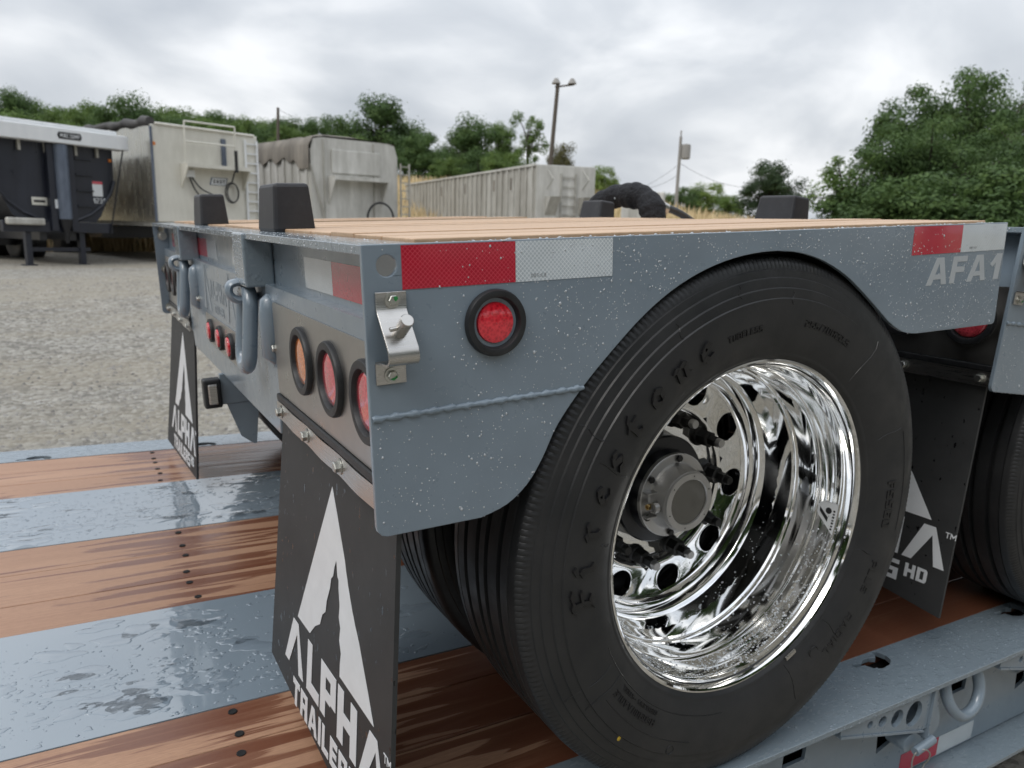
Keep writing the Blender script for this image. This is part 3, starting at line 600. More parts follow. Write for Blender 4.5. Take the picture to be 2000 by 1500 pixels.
def build_section(loc, rot):
    U = root('flip_axle_section', loc, rot)
    # ---- side plates
    pan = MB().prism([outline, circ(.029, -.0245, .0125, 32)], side_fn(.008, 0), 0, 1).build('side_plate', M['paint_grey'], U, bevel=.0012)
    rnd = random.Random(3)
    w = MB(); pts = []; rr = []
    for i in range(90):
        x = .002 + .304 * i / 89; pts.append((x, .0005, -.2035 + .0006*math.sin(i*1.7) + rnd.uniform(-.0004, .0004))); rr.append(.0042 + .0009*math.sin(i*.9) + rnd.uniform(-.0003, .0004))
    w.tube(pts, rr, 8); w.build('weld_seam', M['paint_grey'], pan, smooth=True, angle=60)
    far = [(x, z) for x, z in outline]
    fp = MB().prism([far, circ(.029, -.0245, .0125, 20)], side_fn(UW, UW - .008), 0, 1).build('side_plate', M['paint_grey'], U)
    for z in (-.05, -.18, -.33): hexbolt(fp, (.03, UW - .008, z), (0, -1, 0), (1, 0, 0), .012, .01)
    # print on the near plate
    for i, (a, b_) in enumerate(((.0469, .1993), (.1993, .3517))):
        o = tape_piece(U, side_fn(0, -.0006), a + .0002, b_ - .0002, -.0528, -.0020, ('tape_red', 'tape_white')[i])
    tp = MB()
    for p_ in text_polys('DOT-C2', .0042, .3, GN): tp.prism([[(.222 + x, -.0475 + y) for x, y in p_]], side_fn(-.0008, -.0010), 0, 1)
    tp.build('tape_print', M['decal_print'], U); tp = MB()
    for p_ in text_polys('DOT-C2', .0042, .3, GN): tp.prism([[(1.208 + x, -.0475 + y) for x, y in p_]], side_fn(-.0008, -.0010), 0, 1)
    tp.build('tape_print', M['decal_print'], U)
    for i, (a, b_) in enumerate(((1.0261, 1.1785), (1.1785, 1.3309))):
        tape_piece(U, side_fn(0, -.0006), a + .0002, b_ - .0002, -.0527, -.0019, ('tape_red', 'tape_white')[i])
    tx = MB()
    for p_ in text_polys('AFA1', .0505, .13, glyphs(.21), fit=.243): tx.prism([[(1.079 + x + (y * .12), -.1105 + y) for x, y in p_]], side_fn(-.0002, -.0006), 0, 1)
    tx.build('lettering', M['decal_silver'], U)
    # ---- rear crossmember
    web = [(.0085, -.012), (.0085, -.300), (.64, -.300), (.645, -.390), (1.815, -.390), (1.82, -.300), (UW-.0085, -.300), (UW-.0085, -.012)]
    MB().prism([[(.0085, -.0125), (.0085, -.1), (UW-.0085, -.1), (UW-.0085, -.0125)]], rear_fn(.052, .060), 0, 1).build('rear_web', M['paint_grey'], U)
    MB().prism([[(.0085, -.098), (.0085, -.345), (.632, -.345), (.64, -.392), (1.815, -.392), (1.825, -.345), (UW-.0085, -.345), (UW-.0085, -.098)]], rear_fn(.032, .058), 0, 1).build('rear_beam', M['paint_grey'], U, bevel=.003)
    fl = MB(); fl.box(.001, .075, .0083, UW-.0083, -.012, -.0006); fl.build('rear_top_flange', M['paint_damp'], U, bevel=.001)
    # near and far lips of the deck frame
    MB().box(.0755, 1.333, .0083, .026, -.012, -.001).build('deck_edge', M['paint_damp'], U); MB().box(.0755, 1.333, UW-.026, UW-.0083, -.012, -.001).build('deck_edge', M['paint_damp'], U)
    MB().box(1.310, 1.333, .0265, UW-.0265, -.05, -.0012).build('front_flange', M['paint_grey'], U)
    # ---- deck planks and the two steel beam tops between them
    y = .0275; rnd = random.Random(11); k = 0
    while y < UW - .05:
        steel = abs(y - .72) < .06 or abs(y - 1.62) < .06
        wd = .145 if steel else .1135
        wd = min(wd, UW - .0275 - y)
        top = -.001 if steel else rnd.uniform(.0020, .0062)
        b = MB().box(.0765, 1.309, y + .0024, y + wd - .0024, -.03, top)
        b.build('beam_cover' if steel else 'deck_plank', M['paint_wet'] if steel else M['wood_upper'], U, bevel=.0015)
        y += wd; k += 1
    # ---- rubber rest blocks
    for yb in (.658, 1.588):
        z0, z1 = -.002, .090; mb = MB(); i_ = .007
        mb.add([(.056, yb, z0), (.137, yb, z0), (.137, yb+.145, z0), (.056, yb+.145, z0), (.056+i_, yb+i_, z1), (.137-i_, yb+i_, z1), (.137-i_, yb+.145-i_, z1), (.056+i_, yb+.145-i_, z1)], [(3, 2, 1, 0), (4, 5, 6, 7), (0, 1, 5, 4), (1, 2, 6, 5), (2, 3, 7, 6), (3, 0, 4, 7)])
        o = mb.build('rest_block', M['rubber_block'], U, bevel=.007)
        MB().lathe([(.007, 0), (.007, -.01), (.0003, -.01)], (.093, yb + .0035, .072), (1, 0, 0), (0, 0, 1), (0, -1, 0), 12).build('bolt_hole', M['dark_void'], o) if False else None
    # ---- posts, lifting rings and stake pockets
    for yo in (.0, .98):
        p_ = MB(); p_.box(-.004, .0515, .665 + yo, .765 + yo, -.103, -.0008); p_ = p_.build('post', M['paint_damp'], U, bevel=.004)
        y0 = .745 + yo
        lug = MB().tube(smoothpts([(.033, y0, -.128), (.012, y0, -.134), (-.010, y0, -.132), (-.022, y0, -.120), (-.020, y0, -.104), (-.004, y0, -.098), (.033, y0, -.100)], 4), .0085, 10, sx=2.0)
        lug = lug.build('ring_lug', M['paint_grey'], U, smooth=True, angle=60)
        pts = []
        for j in range(40):
            a = 2*math.pi*j/40; yy = .036*math.cos(a); zz = .036*math.sin(a) + (.042 if math.sin(a) > 0 else -.042)
            pts.append((-.003 + .10*(zz + .078), y0 + yy, -.192 + zz))
        MB().tube(pts, .0150, 12, closed=True).build('lifting_ring', M['paint_grey'], U, smooth=True)
        pk = [(.038, .640 + yo, -.118), (.034, .640 + yo, -.128), (.032, .640 + yo, -.15), (.032, .640 + yo, -.232), (.038, .640 + yo, -.246)]
        MB().tube([(a, b_, c_) for a, b_, c_ in pk], [.012, .020, .022, .022, .010], 16).build('stake_pocket', M['paint_grey'], U, smooth=True, angle=60)
        hexbolt(U, (.0318, .618 + yo, -.215), (-1, 0, 0), (0, 1, 0), .007, .008)
    # ---- stainless lamp plates and lamps
    for y0, amber in ((.012, .41), (UW-.607, UW-.41)):
        MB().prism([[(y0+.006, -.299), (y0+.59, -.299), (y0+.595, -.293), (y0+.595, -.132), (y0+.589, -.126), (y0+.006, -.126), (y0, -.132), (y0, -.293)]], rear_fn(.0315, .0290), 0, 1).build('lamp_plate', M['stainless_plate'], U)
    for k in range(3):
        a = lamp(U, (.029, .41 - .16*k, -.205), (-1, 0, 0), (0, 1, 0), .0575, .040, M['lens_amber'] if k == 0 else M['lens_red_dull'], deep=.012)
        lamp(U, (.029, UW - .41 + .16*k, -.205), (-1, 0, 0), (0, 1, 0), .0575, .040, M['lens_amber'] if k == 0 else M['lens_red_dull'], deep=.012)
    cp = [(.985, -.325), (1.475, -.325), (1.48, -.32), (1.48, -.245), (1.475, -.240), (.985, -.240), (.98, -.245), (.98, -.32)]
    MB().prism([cp], rear_fn(.0315, .0290), 0, 1).build('lamp_plate', M['stainless_plate'], U)
    for yk in (1.085, 1.235, 1.385): lamp(U, (.029, yk, -.283), (-1, 0, 0), (0, 1, 0), .033, .0235, M['lens_red'], deep=.004, seg=24, out=.010)
    hexbolt(U, (.029, 1.0, -.275), (-1, 0, 0), (0, 1, 0), .006, .006)
    # ghosted maker's mark on the web
    gm = MB()
    def rp(polys):
        for p_ in polys: gm.prism([p_], lambda u, v, h: (.0316 - .0006*h, -u, v), 0, 1)
    for side in (0, .36):
        rp([[(-1.49 + side*.98, -.228), (-1.455 + side*.98, -.228), (-1.43 + side*1.0, -.105)]])
        rp([[(-1.405 + side*.98, -.228), (-1.365 + side*.98, -.228), (-1.425 + side*1.0, -.105)]])
    L = []
    x = -1.375
    for ch in 'VLPHV':
        w_, ps = GL[ch]; rp([[(x + a*.055, -.190 + b_*.050) for a, b_ in p_] for p_ in ps]); x += w_*.055 + .008
    rp([[(-1.31 + a, -.225 + b_) for a, b_ in p_] for p_ in text_polys('TRAILERS', .022, .12)])
    gm.build('lettering', M['decal_ghost'], U)
    # rear tape
    fn = rear_fn(.0518, .0512); z0, z1 = -.0868, -.036
    for a, b_, m_ in ((.2905, .4425, 'tape_white'), (.1385, .2900, 'tape_red'), (.950, 1.1025, 'tape_white'), (.797, .9495, 'tape_red'), (1.318, 1.485, 'tape_white'), (1.4855, 1.70, 'tape_red'), (2.02, 2.17, 'tape_white'), (2.1705, 2.32, 'tape_red')):
        tape_piece(U, fn, a, b_, z0, z1, m_)
    # ---- flap hangers and flaps
    for y0, bl, br, cu in ((.03, -.832, -.905, .0), (1.86, -.868, -.868, .05)):
        y1 = y0 + .58
        rub = MB().box(.024, .0345, y0 - .012, y1, -.3135, -.3005).build('flap_seal', M['rubber_black'], U, bevel=.002)
        st = MB(); n_ = 20
        vs = []; 
        for i in range(n_ + 1):
            yy = y0 - .012 + (y1 - y0 + .012) * i / n_; wv = .0012*math.sin(i*1.1)
            vs += [(.0235 + wv, yy, -.3145), (.0225 + wv, yy, -.3475), (.0262 + wv, yy, -.3475), (.0265 + wv, yy, -.3145)]
        fs = []
        for i in range(n_):
            a = 4*i
            for q in range(4): fs.append((a+q, a+(q+1) % 4, a+4+(q+1) % 4, a+4+q))
        fs += [(0, 1, 2, 3), tuple(4*n_+q for q in (3, 2, 1, 0))]
        st.add(vs, fs); st = st.build('flap_strip', M['stainless'], U, smooth=True, angle=30)
        for yb in (.551, .371, .190, .010): hexbolt(st, (.0235, y0 + yb, -.331), (-1, 0, 0), (0, 1, 0), .0085, .010)
        mud_flap(U, y0, bl, br, cu)
    # ---- licence lamp bracket hung under the beam
    ar = MB().box(.0235, .124, 1.302, 1.322, -.478, -.3925).build('licence_bracket', M['paint_grey'], U, bevel=.002)
    MB().prism([[(.036, -.4785), (.122, -.4785), (.106, -.602), (.098, -.602), (.066, -.575)]], lambda u, v, h: (u, 1.304 + .006*h, v), 0, 1).build('hanging_plate', M['paint_grey'], ar)
    lh = MB().box(-.022, .0230, 1.285, 1.325, -.482, -.402).build('licence_lamp', M['rubber_black'], U, bevel=.005)
    MB().box(-.012, .0135, 1.277, 1.2845, -.470, -.414).build('lens', M['stainless'], lh, bevel=.004)
    # ---- side marker lamp
    lamp(U, (.1685, 0, -.1015), (0, -1, 0), (1, 0, 0), .0425, .0262, M['lens_red'], deep=.006, seg=56)
    # ---- stainless latch strap with its pin
    pr = [(0, -.0540), (0, -.0740), (-.0035, -.0800), (-.032, -.1165), (-.0345, -.1225), (-.0345, -.1275), (-.0310, -.1320), (-.026, -.1335), (-.004, -.1335), (0, -.1365), (0, -.1620)]
    mb = MB(); th = .0028; vs = []
    P2 = [Vector((a, b_)) for a, b_ in pr]
    for i, p_ in enumerate(P2):
        tn = (P2[min(i+1, len(P2)-1)] - P2[max(i-1, 0)]).normalized(); nn = Vector((tn.y, -tn.x))     # outward (towards -y)
        if nn.x > 0 and abs(nn.x) > .2: pass
        x0 = .0125 - (.004 if i >= 8 else 0); x1 = x0 + .0375
        q = p_ - Vector((.0006, 0)); o_ = q + nn * th
        vs += [(x0, q.x, q.y), (x1, q.x, q.y), (x1, o_.x, o_.y), (x0, o_.x, o_.y)]
    fs = []
    for i in range(len(P2)-1):
        a = 4*i
        for q in range(4): fs.append((a+q, a+(q+1) % 4, a+4+(q+1) % 4, a+4+q))
    fs += [(0, 1, 2, 3), tuple(4*(len(P2)-1)+q for q in (3, 2, 1, 0))]
    st = mb.add(vs, fs).build('latch_strap', M['stainless'], U, smooth=True, angle=50, bevel=.0005)
    hexbolt(st, (.0325, -.0034, -.0635), (0, -1, 0), (1, 0, 0), .0064, .0062, mark=[(-.1, .8), (.6, .75), (.75, .3), (.3, -.2), (0, .1)])
    hexbolt(st, (.0275, -.0034, -.1515), (0, -1, 0), (1, 0, 0), .0064, .0062, mark=[(-.7, -.5), (0, -.85), (.75, -.35), (.7, .1), (.2, -.25)])
    pn = Vector((0, -.82, .57)).normalized(); pc = Vector((.0325, -.0205, -.1000)); pe = pc + pn*.033
    MB().tube([pc - pn*.006, pe - pn*.001], .0078, 24, up=Vector((1, 0, 0))).tube([pe - pn*.001, pe], [.0078, .0070], 24, up=Vector((1, 0, 0))).build('latch_pin', M['stainless'], st, smooth=True, angle=40)
    MB().tube([pc + pn*.014 + Vector((-.004, 0, 0)), pc + pn*.014 + Vector((-.0155, 0, -.001))], .0026, 10).build('roll_pin', M['stainless'], st, smooth=True, angle=40)
    # ---- rain on the near plate
    rnd = random.Random(21); dr = MB(); cnt = 0
    def inside(x, z):
        if z > -.004 or x < .004 or x > 1.33: return False
        dx, dz = x - .6652, z + .5039
        if math.hypot(dx, dz) < .476: return False
        if x < .26: return z > -.35 and not (x > .18 and z < -.30 + (.25 - x)*-.8)
        return z > -.196
    while cnt < 2700:
        x = rnd.uniform(.006, 1.33); z = rnd.uniform(-.352, -.004)
        if not inside(x, z): continue
        dens = .10 + .9 * sstep(.05, .28, x) if z > -.20 else .55
        # beads gather in patches
        dens *= .35 + .65 * (0.5 + 0.5*math.sin(x*31 + 3*math.sin(z*23)) * math.cos(z*37 + 2*math.sin(x*11)))
        if z > -.054 and (.047 < x < .352 or 1.026 < x): dens *= .35
        if (x-.1685)**2 + (z+.1015)**2 < .046**2 or (x < .06 and -.17 < z < -.05) or (x-.029)**2+(z+.0245)**2 < .0135**2: continue
        if rnd.random() > dens: continue
        s = min(.0025, .00051 * math.exp(rnd.gauss(.38, .42)))
        dr.dome((x, -.0007 if (z > -.054 and (.046 < x < .353 or x > 1.025)) else 0, z), (0, -1, 0), (1, 0, 0), s*.92, s*rnd.uniform(1.0, 1.3), s*.55, 7, 2); cnt += 1
    dr.build('water_drops', M['water'], U, smooth='all', kind='stuff')
    # drops along the rear flange edge and on the post
    dr = MB()
    for i in range(150):
        yy = rnd.uniform(.02, UW-.02); s = rnd.uniform(.0008, .0019); dr.dome((.0008, yy, rnd.uniform(-.0115, -.003)), (-1, 0, 0), (0, 1, 0), s, s*1.1, s*.6, 7, 2)
    for i in range(60): s = rnd.uniform(.0007, .002); dr.dome((-.0042, rnd.uniform(.67, .76), rnd.uniform(-.1, -.004)), (-1, 0, 0), (0, 1, 0), s, s*1.2, s*.6, 7, 2)
    for i in range(420):
        s = rnd.uniform(.0006, .0016); dr.dome((rnd.uniform(.005, .072), rnd.uniform(.02, UW-.02), -.0008), (0, 0, 1), (0, 1, 0), s, s*1.1, s*.55, 7, 2)
    for i in range(40):                 # a bead line hanging on the plate edges
        x = rnd.uniform(.02, .15); s = rnd.uniform(.0008, .0018); dr.dome((x, .004, -.3545-.0045*(x-.013)/.13), (0, 0, -1), (1, 0, 0), s, s, s*.9, 7, 2)
    for i in range(260):
        x = rnd.uniform(.08, 1.33); s = rnd.uniform(.0007, .0022); dr.dome((x, rnd.uniform(.0, .0255) if x < 1.4 else 0, 0 if rnd.random() < .3 else -.001), (0, 0, 1), (1, 0, 0), s*rnd.uniform(1, 2.2), s, s*.7, 7, 2)
    dr.build('water_drops', M['water'], U, smooth='all', kind='stuff')
    # ---- axle and wheels
    C = (.6652, -.5039)
    MB().tube([(C[0], .25, C[1]), (C[0], UW-.25, C[1])], .065, 20).build('axle_beam', M['axle_black'], U, smooth=True, angle=40)
    MB().lathe([(.205, 0), (.205, .2), (.06, .2)], (C[0], .30, C[1]), (1, 0, 0), (0, 0, 1), (0, 1, 0), 40, cap0=True).build('brake_drum', M['dark_void'], U, smooth=True, angle=40)
    build_wheel(U, C, .115, True)
    inner = build_wheel(U, C, .445, False)
    for yy in (UW - .445, UW - .115):
        c = copy_tree(inner, U); c.location.y = yy - .445
    # added near-black sheet over the tyre, in place of the wheel-well shade
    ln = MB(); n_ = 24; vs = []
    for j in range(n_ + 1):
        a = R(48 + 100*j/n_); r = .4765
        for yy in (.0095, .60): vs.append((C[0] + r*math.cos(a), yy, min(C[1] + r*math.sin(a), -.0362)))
    ln.add(vs, [(2*j, 2*j+1, 2*j+3, 2*j+2) for j in range(n_)]).build('wheel_well_shade', M['dark_void'], U, smooth='all')
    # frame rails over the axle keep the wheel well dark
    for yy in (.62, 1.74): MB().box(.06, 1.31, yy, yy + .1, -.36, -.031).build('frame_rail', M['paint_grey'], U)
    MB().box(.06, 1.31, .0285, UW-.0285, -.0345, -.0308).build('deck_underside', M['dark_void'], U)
    return U
ZU = 1.563
U1 = build_section((0, 0, ZU), (0, R(-PH), 0))
tag(U1, 'grey flip axle section with latch strap, mud flaps and polished wheel facing the viewer', 'trailer section', 'stacked flip axle sections')
# the next section, identical, stands ahead of the first and lies parallel to the lower deck
U2 = copy_tree(U1)
th = R(-PH); off = Vector((1.462, .027, -.012))
U2.location = Vector((off.x*math.cos(th) + off.z*math.sin(th), off.y, -off.x*math.sin(th) + off.z*math.cos(th) + ZU))
U2.rotation_euler = (0, R(6.2), R(-.3))
tag(U2, 'second grey flip axle section, its rear flap half hidden behind the polished wheel', 'trailer section', 'stacked flip axle sections')
for ch in U2.children:                   # its flap hangs plumb from the tilted beam
    if ch.name.startswith('mud_flap'):
        ch.matrix_local = Matrix.Translation((.033, 0, -.33)) @ Matrix.Rotation(R(-5.5), 4, 'Y') @ Matrix.Translation((-.033, 0, .33))

# ================================================================== lower trailer deck
LROT = Matrix(((0.9992434, 0.0121256, 0.0369529), (-0.0120281, 0.9999236, -0.0028603), (-0.0369848, 0.0024137, 0.9993129)))
L0 = root('deck_trailer', (0.6662, 0.1428, 0.6198)); L0.rotation_mode = 'QUATERNION'; L0.rotation_quaternion = LROT.to_quaternion()
tag(L0, 'long grey deck trailer with timber planks between wet steel beams, carrying both axle sections', 'trailer')
LX0, LX1 = -2.6, 5.2
SCREW_X = [-.763 + 1.22*k for k in range(-1, 5)]
rnd = random.Random(4)
scr = None
for y0, y1 in ((.0115, .1585), (.1612, .3088), (.3115, .4325), (.8895, 1.0392), (1.0418, 1.2232), (1.2252, 1.3990), (1.8580, 1.9980), (2.0000, 2.1390), (2.1410, 2.2825)):
    b = MB().box(LX0, LX1, y0, y1, -.04, rnd.uniform(-.0012, .0004)).build('deck_plank', M['wood_lower'], L0, bevel=.0016)
    for x in SCREW_X[:3]:
        for q in (.2, .8):
            yy = y0 + (y1 - y0) * q; xx = x + rnd.uniform(-.006, .006)
            mb = MB().lathe([(.0088, -.001), (.0084, .0011), (.0070, .0016), (.0045, .0012), (.0003, .0009)], (xx, yy, .0004), (1, 0, 0), (0, 1, 0), (0, 0, 1), 12)
            mb.build('deck_screw', M['dark_void'], b)
for y0, y1 in ((.4338, .8882), (1.4002, 1.8568)):
    MB().box(LX0, LX1, y0, y1, -.02, .0004).build('beam_cover', M['paint_wet'], L0, bevel=.001)
def slot(x, y, s=1):                    # chain key-hole through a side rail, mouth towards the deck side
    p = [(-.062, .012), (-.055, .004), (-.030, .004), (-.022, -.014), (.0, -.024), (.030, -.020), (.052, -.008), (.058, .010), (.050, .030), (.040, .034), (.034, .022), (.024, .012), (.010, .020), (-.012, .020), (-.028, .012), (-.054, .017)]
    return [(x + a, y + b_ * s) for a, b_ in p]
def rail(y0, y1, slots, name='side_rail'):
    MB().prism([[(LX0, y0), (LX1, y0), (LX1, y1), (LX0, y1)]] + slots, lambda u, v, h: (u, v, -.0125 + .0125*h + .0006), 0, 1).build(name, M['paint_damp'], L0, bevel=.0012)
rail(-.150, .0105, [slot(.60 + .6*k, -.026) for k in range(-1, 7)])
rail(2.2840, 2.440, [slot(-1.17 + .6*k, 2.316, -1) for k in range(0, 3)])
for y0, y1 in ((-.02, -.012), (2.30, 2.308)): pass
MB().box(LX0, LX1, -.070, .435, -.30, -.29).build('underframe', M['dark_void'], L0)
MB().box(LX0, LX1, .0, .012, -.288, -.0412).build('inner_beam', M['dark_void'], L0)
# side web with lightening holes, lower flange
holes = []
for x in (.285, .60, .885, 1.20, 1.485, 1.80, 2.1, -.03):
    if round(x*1000) % 600 in (285,): holes.append([(x-.036, -.125), (x+.034, -.125), (x+.036, -.068), (x+.022, -.050), (x-.024, -.050), (x-.036, -.066)])
    else: holes.append([(x-.020, -.200), (x+.030, -.185), (x+.036, -.150), (x-.026, -.150)])
MB().prism([[(LX0, -.292), (LX1, -.292), (LX1, -.0125), (LX0, -.0125)]] + holes, lambda u, v, h: (u, -.078 + .008*h, v), 0, 1).build('side_web', M['paint_grey'], L0)
MB().box(LX0, LX1, -.155, -.0, -.312, -.3005).build('lower_flange', M['paint_damp'], L0, bevel=.001)
for k in range(0, 4):
    for a, b_, m_ in ((.685, .84, 'tape_red'), (.8405, .995, 'tape_white')):
        tape_piece(L0, lambda u, v, h: (u, -.0782 - .0006*h, v), a + k*1.2, b_ + k*1.2, -.288, -.237, m_)
# swing-out brackets, pins and lashing rings, every 0.6 m
def bracket(x):
    f = lambda u, v, h: (x + u, -.140 + .010*h, v)
    o = MB().prism([[(0, -.0135), (0, -.034), (.305, -.112), (.318, -.112), (.318, -.0135)], circ(.098, -.0370, .0095, 14, .0085), circ(.142, -.0430, .014, 16, .0125), circ(.195, -.0515, .021, 18), circ(.258, -.0590, .029, 22, .031)], f, 0, 1).build('swing_bracket', M['paint_grey'], L0, bevel=.0012)
    MB().prism([[(0, -.0345), (.304, -.1125), (.304, -.118), (0, -.040)]], lambda u, v, h: (x + u, -.143 + .055*h, v), 0, 1).build('bracket_flange', M['paint_grey'], o)
    MB().box(x + .319, x + .329, -.146, -.079, -.14, -.0135).build('hinge_plate', M['paint_grey'], o)
    MB().prism([[(.3295, -.045), (.3295, -.150), (.350, -.150), (.372, -.125), (.372, -.105), (.345, -.045)]], lambda u, v, h: (x + u, -.138 + .012*h, v), 0, 1).build('hinge_lug', M['paint_grey'], o)
    MB().tube([(x + .27, -.135, -.140), (x + .27, -.090, -.140)], .022, 16).tube([(x + .27, -.150, -.152), (x + .335, -.150, -.140)], .010, 12).build('hinge_barrel', M['paint_grey'], o, smooth=True, angle=40)
    MB().tube([(x + .285 + .028*math.cos(a_*2*math.pi/24), -.158 - .006*math.sin(a_*.5), -.185 + .040*math.sin(a_*2*math.pi/24)) for a_ in range(24)], .0016, 6, closed=True).build('clip_pin', M['stainless'], o, smooth=True)
for k in range(0, 4): bracket(.335 + .6*k)
for k in range(0, 4):
    x = .80 + .6*k
    if k % 2 == 1: continue
    pts = smoothpts([(x - .058, -.112, -.006), (x - .054, -.118, -.05), (x - .040, -.130, -.095), (x - .0, -.138, -.128), (x + .050, -.138, -.120), (x + .075, -.132, -.085), (x + .070, -.124, -.045), (x + .055, -.116, -.004)], 5)
    MB().tube(pts, .0135, 12).build('lashing_ring', M['paint_grey'], L0, smooth=True)
# rain beads on the near rail
rnd = random.Random(9); dr = MB()
for i in range(300):
    s = rnd.uniform(.0008, .0026); x = rnd.uniform(.05, 1.5); y = rnd.uniform(-.148, .008)
    dr.dome((x, y, .0006), (0, 0, 1), (1, 0, 0), s*rnd.uniform(1, 2.5), s, s*.45, 7, 2)
for i in range(160):
    s = rnd.uniform(.0008, .0018); dr.dome((rnd.uniform(0, 1.4), -.150, rnd.uniform(-.011, -.003)), (0, -1, 0), (1, 0, 0), s, s, s*.6, 7, 2)
dr.build('water_drops', M['wet_bead'], L0, smooth='all', kind='stuff')
# beads and short runs of rain on the wet beam covers
rnd = random.Random(19)
for y0, y1 in ((.4338, .8882), (1.4002, 1.8568)):
    dr = MB(); cl = [(rnd.uniform(-1.4, -.15), rnd.uniform(y0+.03, y1-.03), rnd.uniform(.04, .14)) for _ in range(30)]
    def blob(x, y, r, el, h, n):
        ph = [rnd.uniform(0, 6.28) for _ in range(4)]; vs = []
        def rad(t_): return r * (1 + .22*math.sin(2*t_ + ph[0]) + .16*math.sin(3*t_ + ph[1]) + .10*math.sin(5*t_ + ph[2]) + .05*math.sin(8*t_ + ph[3]))
        wr = min(.0022, r*.5)
        for k_, (dz, ins) in enumerate(((-.0002, 0), (h*.62, wr*.35), (h, wr))):
            for j in range(n):
                t_ = 2*math.pi*j/n; q = rad(t_); q = q*(1 - ins/r); vs.append((x + math.cos(t_)*q*el, max(y0+.001, min(y1-.001, y + math.sin(t_)*q)), .0004 + dz))
        vs.append((x, y, .0004 + h)); fs = []
        for k_ in range(2):
            for j in range(n): l_ = (j+1) % n; fs.append((k_*n+j, k_*n+l_, (k_+1)*n+l_, (k_+1)*n+j))
        for j in range(n): fs.append((2*n+j, 2*n+(j+1) % n, 3*n))
        dr.add(vs, fs)
    for i in range(70):
        r = rnd.uniform(.008, .03); blob(rnd.uniform(-1.4, -.3), rnd.uniform(y0+.03, y1-.03), r, rnd.uniform(1.3, 2.6), .0008, 40)
    for i in range(420):
        cx_, cy_, cs = rnd.choice(cl); y = rnd.gauss(cy_, cs*.8); r = rnd.uniform(.0025, .008)
        if y0+.012 < y < y1-.012: blob(rnd.gauss(cx_, cs*1.3), y, r, rnd.uniform(1, 1.8), .0009, 18)
    for i in range(1500):
        cx_, cy_, cs = rnd.choice(cl); x = rnd.gauss(cx_, cs*1.3); y = rnd.gauss(cy_, cs*.9)
        if not (y0+.006 < y < y1-.006): continue
        s = min(.0035, .0010*math.exp(rnd.gauss(.1, .5))); dr.dome((x, y, .0004), (0, 0, 1), (1, 0, 0), s*rnd.uniform(1.0, 1.5), s, s*.5, 8, 2)
    dr.build('water_drops', M['wet_bead'], L0, smooth='all', kind='stuff')
# legs of the lower trailer down to the ground (dolly stands out of frame)
for x in (-1.9, 4.4):
    for y in (.6, 1.7): MB().box(x - .06, x + .06, y - .06, y + .06, -.75, -.041).build('stand', M['paint_grey'], L0)

# ================================================================== black sleeved hose over the second section
m, t, b = mat('hose_cloth', (0.006, 0.0065, 0.010), 0.75); n = noise(t, 60, 4); bump(t, b, n.outputs['Fac'], 0.7, 0.02); M['hose_cloth'] = m
M['hose_blue'] = mat('hose_blue', (0.02, 0.12, 0.5), 0.5)[0]
H = root('sleeved_hose', at(1240, 425, 3.3))
tag(H, 'thick black cloth-sleeved hose bundle arched above the timber deck', 'hose')
hb = H.location
def hp(px, py, D): return at(px, py, D) - hb
path = smoothpts([hp(1150, 470, 3.55), hp(1152, 432, 3.5), hp(1172, 402, 3.42), hp(1202, 384, 3.36), hp(1232, 382, 3.3), hp(1256, 386, 3.26), hp(1272, 404, 3.22), hp(1277, 432, 3.2), hp(1278, 470, 3.2)], 6)
rr = [.052 + .004*math.sin(i*.55) + .0022*math.sin(i*1.7+1) - (.008 if i in (15, 16) else 0) for i in range(len(path))]
MB().tube(path, rr, 16).build('sleeve', M['hose_cloth'], H, smooth=True)
MB().tube(smoothpts([hp(1186, 372, 3.4), hp(1194, 376, 3.33), hp(1202, 388, 3.3)], 4), .004, 6).build('band', M['decal_silver'], H, smooth=True)
MB().tube([hp(1270, 394, 3.24), hp(1300, 409, 3.3)], .026, 12).build('fitting', M['stainless'], H, smooth=True, angle=40)
MB().tube(smoothpts([hp(1296, 404, 3.3), hp(1322, 414, 3.4), hp(1345, 428, 3.5), hp(1372, 450, 3.6)], 4), .016, 10).build('hose', M['rubber_black'], H, smooth=True)
MB().tube([hp(1287, 416, 3.25), hp(1288, 440, 3.25)], .008, 8).build('tie', M['hose_blue'], H, smooth=True)

# ================================================================== ground
def terrain(x, y):
    dx, dy = x - CAM.x, y - CAM.y; r = math.hypot(dx, dy); az = math.degrees(math.atan2(dy, dx))
    h = .53 * sstep(4.5, 12.5, r) if dy > -3 else .53 * sstep(4.5, 12.5, r) * .4
    w = sstep(38, 58, az) * (1 - sstep(120, 165, az))
    h += w * (3.2 * sstep(27, 52, r) + 4.0 * sstep(48, 110, r)) + (1 - w) * (.75 * sstep(20, 40, r) + .6 * sstep(60, 200, r))
    if r > 5: h += .05 * math.sin(x*.7 + 1) * math.cos(y*.55) * sstep(5, 15, r) * .6
    return h
mb = MB(); RS = [0] + [0.45 * 1.0 * k for k in range(1, 30)] + [13.5 * 1.075**k for k in range(1, 60)]; SEG = 128
vs = [(CAM.x, CAM.y, terrain(CAM.x, CAM.y))]; fs = []
for r in RS[1:]:
    for k in range(SEG):
        a = 2*math.pi*k/SEG; x = CAM.x + r*math.cos(a); y = CAM.y + r*math.sin(a); vs.append((x, y, terrain(x, y)))
for k in range(SEG): fs.append((0, 1+k, 1+(k+1) % SEG))
for j in range(len(RS)-2):
    for k in range(SEG): a = 1+j*SEG; fs.append((a+k, a+SEG+k, a+SEG+(k+1) % SEG, a+(k+1) % SEG))
m, t, b = mat('gravel', (0.2, 0.18, 0.15), 0.9)
